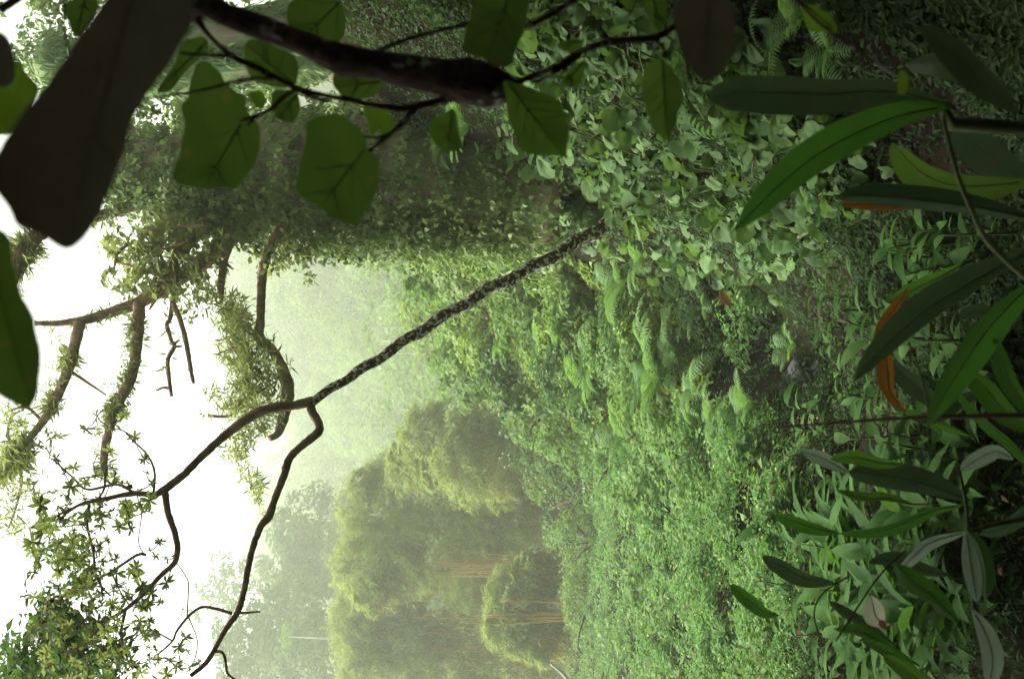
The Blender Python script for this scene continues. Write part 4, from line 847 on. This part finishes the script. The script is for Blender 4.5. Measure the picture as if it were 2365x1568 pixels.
blade(dead, [(2100, 664), (2076, 700), (2044, 757), (2049, 842), (2057, 909), (2094, 953)], [1.75, 1.75], 21, 'orange', .5, .5, peak=.55, wave=.25)
pet = thing('fallen_petal', 'cream white petal with pink base lying on the dark near bank', 'petal', P(2040, 1450, 1.9))
blade(pet, [(2010, 1372), (2016, 1395), (2022, 1420), (2040, 1446)], [1.9, 1.9], 26, 'petal', .2, .3, peak=.6, name='petal'); blade(pet, [(2032, 1432), (2042, 1445), (2050, 1452)], [1.89, 1.89], 9, 'pink', .2, .3, name='petal_base')
dl = thing('dead_leaf', 'small reddish brown dead leaf lying in the bush above the hollow', 'leaf', P(1675, 690, 7.0)); blade(dl, [(1665, 672), (1675, 690), (1690, 706)], [7.0, 7.0], 11, 'brownleaf', .3, .5)

# ------------------------------------------------------------------ the large-leaved tree the viewer stands under
tb = np.array([1.15, -.7, height(1.15, -.7)])
big = thing('large_leaved_tree', 'dark near branch with hanging broad lobed leaves, close to the viewer', 'tree', tb)
g = Geo(); tube(g, [tb - [0, 0, .2], tb + [.05, .05, 1.2], tb + [.0, .1, 2.6], tb + [-.1, .1, 4.2]], [.17, .14, .12, .07], n=14, sides=12, rough=.04); part('trunk', g, M['darkbark'], big, True)
g = Geo()
pp = [tb + np.array([0, .1, 2.3]), np.array([.85, .3, EZ + .75]), P(330, -80, 1.02)] + [P(x, y, 1.02) for x, y in ((430, -22), (490, 20), (590, 60), (700, 100), (793, 138), (887, 152), (1000, 175), (1090, 192), (1150, 203), (1185, 213), (1215, 222))]
tube(g, pp, [.05, .03, .016] + [w / F * 1.02 for w in (30, 27, 27, 26, 36, 34, 42, 50, 46, 22, 6)], n=110, sides=18, rough=.05, knob=.07); part('branch', g, M['darkbark'], big, True)
g = Geo()
for L, w in (([(455, 45), (490, 90), (540, 132), (600, 160), (690, 205), (786, 228), (900, 250), (950, 248), (1060, 225), (1140, 215)], (8, 5, 7, 8, 6, 6, 6, 9, 9, 12)), ([(540, 130), (480, 128), (415, 124)], (5, 3)), ([(640, 180), (560, 185), (470, 208), (340, 228)], (4, 3)),
             ([(300, 230), (350, 255), (420, 275)], (2, 2)), ([(690, 205), (660, 220), (620, 255), (555, 280)], (6, 4)), ([(640, 245), (600, 265), (570, 290)], (4, 3)), ([(960, 250), (930, 285), (900, 310), (850, 352)], (7, 4)), ([(905, 308), (870, 318), (820, 312)], (4, 3)), ([(760, 235), (720, 225), (680, 205)], (5, 4)), ([(940, 250), (860, 240), (790, 222)], (5, 3)),
             ([(870, 118), (960, 85), (1080, 55), (1150, 20)], (6, 4)), ([(1190, 70), (1230, 55), (1280, 30), (1345, -10)], (8, 7)), ([(1170, 200), (1215, 182), (1290, 152), (1360, 111), (1440, 95), (1511, 88), (1560, 60)], (9, 8, 8, 9, 9, 8)), ([(1225, 195), (1290, 165), (1340, 130)], (4, 4)), ([(1330, 125), (1300, 170), (1285, 200)], (3, 2)), ([(1511, 88), (1530, 110), (1540, 140)], (4, 3)),
             ([(150, -10), (148, 60), (155, 110)], (3, 2)), ([(0, 25), (50, -10)], (10, 10)), ([(1600, 200), (1580, 130), (1560, 60)], (3, 3)), ([(1830, -10), (1900, 60), (2000, 130), (2060, 170)], (4, 3))):
    pt_tube(g, L, w, 1.03, sides=7, rough=.05, n=6 * len(L))
part('twigs', g, M['darkbark'], big, True, 'stuff')
def oleaf(outline, mat, D, base, tip, fold=.10, bend=.10, tilt=(0, 0), rib=True):
    o = np.array(outline, float); m = len(o)
    op = np.concatenate([o[i] + (o[(i + 1) % m] - o[i]) * np.array([[0], [.25], [.5], [.75]]) for i in range(m)])
    for _ in range(3): op = (np.roll(op, 1, 0) + op * 2 + np.roll(op, -1, 0)) / 4
    nz = rng.normal(size=op.shape) * 2.2; op = op + (np.roll(nz, 1, 0) + nz + np.roll(nz, -1, 0)) / 3
    c = op.mean(0); b = np.array(base, float); tp = np.array(tip, float); ax = unit(tp - b); L = np.linalg.norm(tp - b); pr = np.array([-ax[1], ax[0]])
    def p3(q):
        s = (q - b) @ pr / L; u = (q - b) @ ax / L; d = q - c
        dD = -fold * abs(s) * L / F * D * 1.6 + bend * (u - .4) ** 2 * L / F * D + (tilt[0] * d[0] + tilt[1] * d[1]) / F * D + .012 * L / F * D * math.sin(9 * u + 7 * s)
        return P(q[0], q[1], D + dD)
    ks = (.2, .4, .6, .8, 1.0); V = [p3(c)] + [p3(c + (q - c) * k) for k in ks for q in op]; n = len(op)
    Fq = [[0, 1 + (j + 1) % n, 1 + j] for j in range(n)] + [[1 + r * n + j, 1 + r * n + (j + 1) % n, 1 + (r + 1) * n + (j + 1) % n, 1 + (r + 1) * n + j] for r in range(4) for j in range(n)]
    g = Geo(); g.add(V, Fq); lo = part('leaf', g, M[mat], big, True)
    if rib:
        mg = Geo(); tt = np.linspace(0.02, .93, 9); tube(mg, [p3(b + (tp - b) * t_) + np.array([0, -.0006, 0]) for t_ in tt], np.linspace(.0011, .0004, 9) * D, n=14, sides=5)
        link('midrib', mg.mesh('midrib', M['rib' if mat == 'broad_dark' else 'stem'], np.array(big.location), True), lo)
        vg = Geo(); poly = op
        for t_ in np.sort(rng.uniform(.05, .8, 4)):
            for sg in (1, -1):
                q0 = b + (tp - b) * t_; dr = unit(ax * rng.uniform(.5, 1.2) + pr * sg); e = q0
                for st_ in np.linspace(4, .6 * L, 30):
                    e2 = q0 + dr * st_
                    if not inpoly(e2[:1], e2[1:], c + (poly - c) * .93)[0]: break
                    e = e2
                if np.linalg.norm(e - q0) > 8: tube(vg, [p3(q0) - [0, .0004, 0], p3((q0 + e) / 2 + ax * 1.5) - [0, .0004, 0], p3(e) - [0, .0004, 0]], [.00045 * D, .0004 * D, .0002 * D], n=6, sides=4)
        if vg.n: link('veins', vg.mesh('veins', M['rib'], np.array(big.location), True), lo, kind='stuff')
oleaf([(245, -5), (200, 60), (158, 128), (110, 196), (60, 250), (37, 287), (5, 325), (-22, 385), (-18, 430), (8, 465), (22, 482), (30, 515), (60, 530), (105, 548), (150, 583), (190, 557), (215, 520), (240, 480), (257, 430), (268, 390), (292, 348), (298, 300), (312, 270), (340, 220), (388, 158), (422, 95), (450, 50), (440, -70), (330, -120)], 'broad_dark', .55, (330, -110), (150, 583), .22, .25, (.15, 0))
oleaf([(-60, 480), (-10, 520), (17, 541), (30, 565), (27, 599), (37, 633), (47, 656), (54, 690), (71, 714), (81, 741), (84, 778), (98, 808), (93, 855), (94, 879), (84, 919), (74, 948), (40, 938), (0, 914), (-70, 880), (-115, 750), (-120, 600)], 'broad', .6, (-50, 490), (74, 948), .12, .2)
oleaf([(-60, 60), (0, 70), (25, 100), (37, 150), (34, 190), (5, 208), (-50, 200), (-90, 130)], 'broad_dark', .7, (-80, 90), (20, 205), .1, .1, rib=False)
oleaf([(-40, 160), (10, 150), (50, 135), (60, 170), (95, 200), (70, 240), (60, 280), (10, 320), (-40, 300)], 'broad_lime', .95, (60, 140), (0, 315), .1, .2, rib=False)
oleaf([(452, 148), (438, 189), (435, 229), (415, 243), (428, 280), (422, 320), (415, 357), (403, 384), (401, 405), (411, 428), (452, 435), (482, 438), (526, 433), (540, 440), (560, 418), (590, 378), (604, 337), (600, 287), (570, 263), (570, 219), (530, 206), (516, 182), (499, 152), (472, 142)], 'broad', 1.1, (558, 285), (470, 436), .10, .15)
oleaf([(708, 280), (705, 320), (695, 371), (678, 449), (742, 482), (790, 512), (820, 528), (830, 506), (847, 486), (874, 442), (877, 371), (847, 351), (847, 314), (806, 273), (786, 262), (740, 265)], 'broad', 1.0, (842, 345), (740, 478), .10, .15)
oleaf([(1157, 182), (1174, 243), (1170, 263), (1187, 304), (1194, 341), (1221, 361), (1275, 359), (1312, 368), (1312, 324), (1314, 277), (1292, 229), (1258, 216), (1225, 202), (1190, 190)], 'broad', .98, (1172, 190), (1300, 362), .12, .2)
oleaf([(1096, -5), (1079, 61), (1056, 121), (1123, 135), (1143, 158), (1184, 152), (1194, 111), (1221, 51), (1224, -40), (1150, -70), (1100, -40)], 'broad', .97, (1190, -50), (1120, 150), .12, .2, (0, .4))
oleaf([(1501, 135), (1481, 182), (1484, 229), (1498, 270), (1511, 304), (1541, 332), (1558, 297), (1565, 263), (1580, 240), (1572, 190), (1545, 140)], 'broad', 1.05, (1530, 132), (1541, 332), .2, .15)
oleaf([(985, 283), (1015, 266), (1052, 243), (1056, 304), (1076, 347), (1029, 352), (995, 324)], 'broad', 1.1, (1045, 250), (1035, 350), .12, .2)
oleaf([(560, 94), (567, 152), (580, 190), (690, 212), (692, 135), (641, 111), (607, 91)], 'broad', 1.15, (690, 205), (565, 100), .1, .2)
oleaf([(627, 199), (621, 260), (671, 292), (695, 260), (695, 219)], 'broad', 1.15, (690, 212), (640, 278), .1, .2)
oleaf([(570, 210), (577, 235), (598, 252), (615, 245), (612, 210)], 'broad_lime', 1.25, (612, 212), (580, 245), .1, .2, rib=False)
oleaf([(837, 240), (850, 300), (862, 318), (875, 292), (895, 335), (917, 292), (900, 270), (885, 240)], 'broad_lime', 1.2, (900, 250), (860, 315), .1, .2, rib=False)
oleaf([(665, -10), (658, 50), (690, 100), (760, 120), (800, 85), (797, -10)], 'broad', 1.12, (790, 0), (690, 100), .1, .2)
oleaf([(780, 150), (760, 190), (790, 225), (850, 235), (890, 200), (860, 165)], 'broad', 1.2, (880, 190), (770, 200), .1, .2)
oleaf([(145, -5), (152, 40), (172, 97), (205, 60), (242, -5)], 'broad', 1.0, (200, -10), (172, 97), .1, .2)
oleaf([(420, 95), (400, 160), (352, 222), (398, 216), (425, 165), (465, 135), (489, 118), (470, 80)], 'broad', 1.2, (480, 95), (355, 220), .1, .2)
oleaf([(1280, 100), (1300, 120), (1330, 131), (1355, 98), (1320, 88)], 'broad', 1.2, (1350, 95), (1285, 105), .1, .2)
oleaf([(1290, 190), (1315, 205), (1345, 200), (1355, 135), (1330, 148)], 'broad', 1.15, (1352, 138), (1300, 198), .1, .2)
oleaf([(1420, -10), (1440, 15), (1460, 32), (1468, -10)], 'broad', 1.1, (1440, -15), (1462, 30), .1, .2, rib=False)
oleaf([(1550, -10), (1560, 70), (1580, 140), (1612, 185), (1665, 188), (1690, 120), (1700, 60), (1690, -10)], 'broad_dark', .8, (1640, -20), (1625, 188), .1, .2)
oleaf([(1480, -10), (1500, 40), (1520, 80), (1545, 50), (1540, -10)], 'broad', 1.0, (1510, -15), (1520, 80), .1, .2)
oleaf([(1848, 5), (1858, 50), (1868, 75), (1905, 77), (1940, 82), (1926, 40), (1885, 12)], 'broad_lime', 1.3, (1855, 8), (1935, 78), .12, .2)
oleaf([(2075, 165), (2072, 215), (2080, 222), (2100, 210), (2095, 165)], 'broad_lime', 1.1, (2085, 160), (2080, 222), .1, .1, rib=False)
# unseen canopy added above and behind the viewer to shade the foreground
g = Geo(); n = 72000
q = np.stack([rng.uniform(-8.0, 4.5, n), rng.uniform(-5, 6.0, n), rng.uniform(.8, 6.2, n)], 1)
ok = (q[:, 2] > .56 * np.maximum(q[:, 1], 0) + .9) & (q[:, 2] < 3.6 + .45 * np.maximum(q[:, 1], 0)); q = q[ok]
q = q + np.array([0, 0, EZ]); g.scatter(KITE, q, rframes(np.tile([0, 0, 1.0], (len(q), 1)), .45), rng.uniform(.16, .30, len(q)))
part('crown', g, M['broad'], big, kind='stuff')

# ------------------------------------------------------------------ valley mist
hz = Geo(); x0, x1, y0, y1, zz0, zz1 = -265, 265, -28, 336, -9, 66
hz.add([(x, y, z) for x in (x0, x1) for y in (y0, y1) for z in (zz0, zz1)], np.array([[0, 1, 3, 2], [4, 6, 7, 5], [0, 4, 5, 1], [2, 3, 7, 6], [0, 2, 6, 4], [1, 5, 7, 3]]))
hm, t, out = nodes_of('haze'); pv = N_(t, 'ShaderNodeVolumePrincipled'); pv.inputs['Color'].default_value = (.70, .77, .58, 1); pv.inputs['Density'].default_value = .0037; pv.inputs['Anisotropy'].default_value = .35
t.links.new(pv.outputs[0], out.inputs['Volume'])
haze = link('haze', hz.mesh('haze', hm), kind='stuff'); haze['label'] = 'pale mist filling the valley air'; haze['category'] = 'mist'
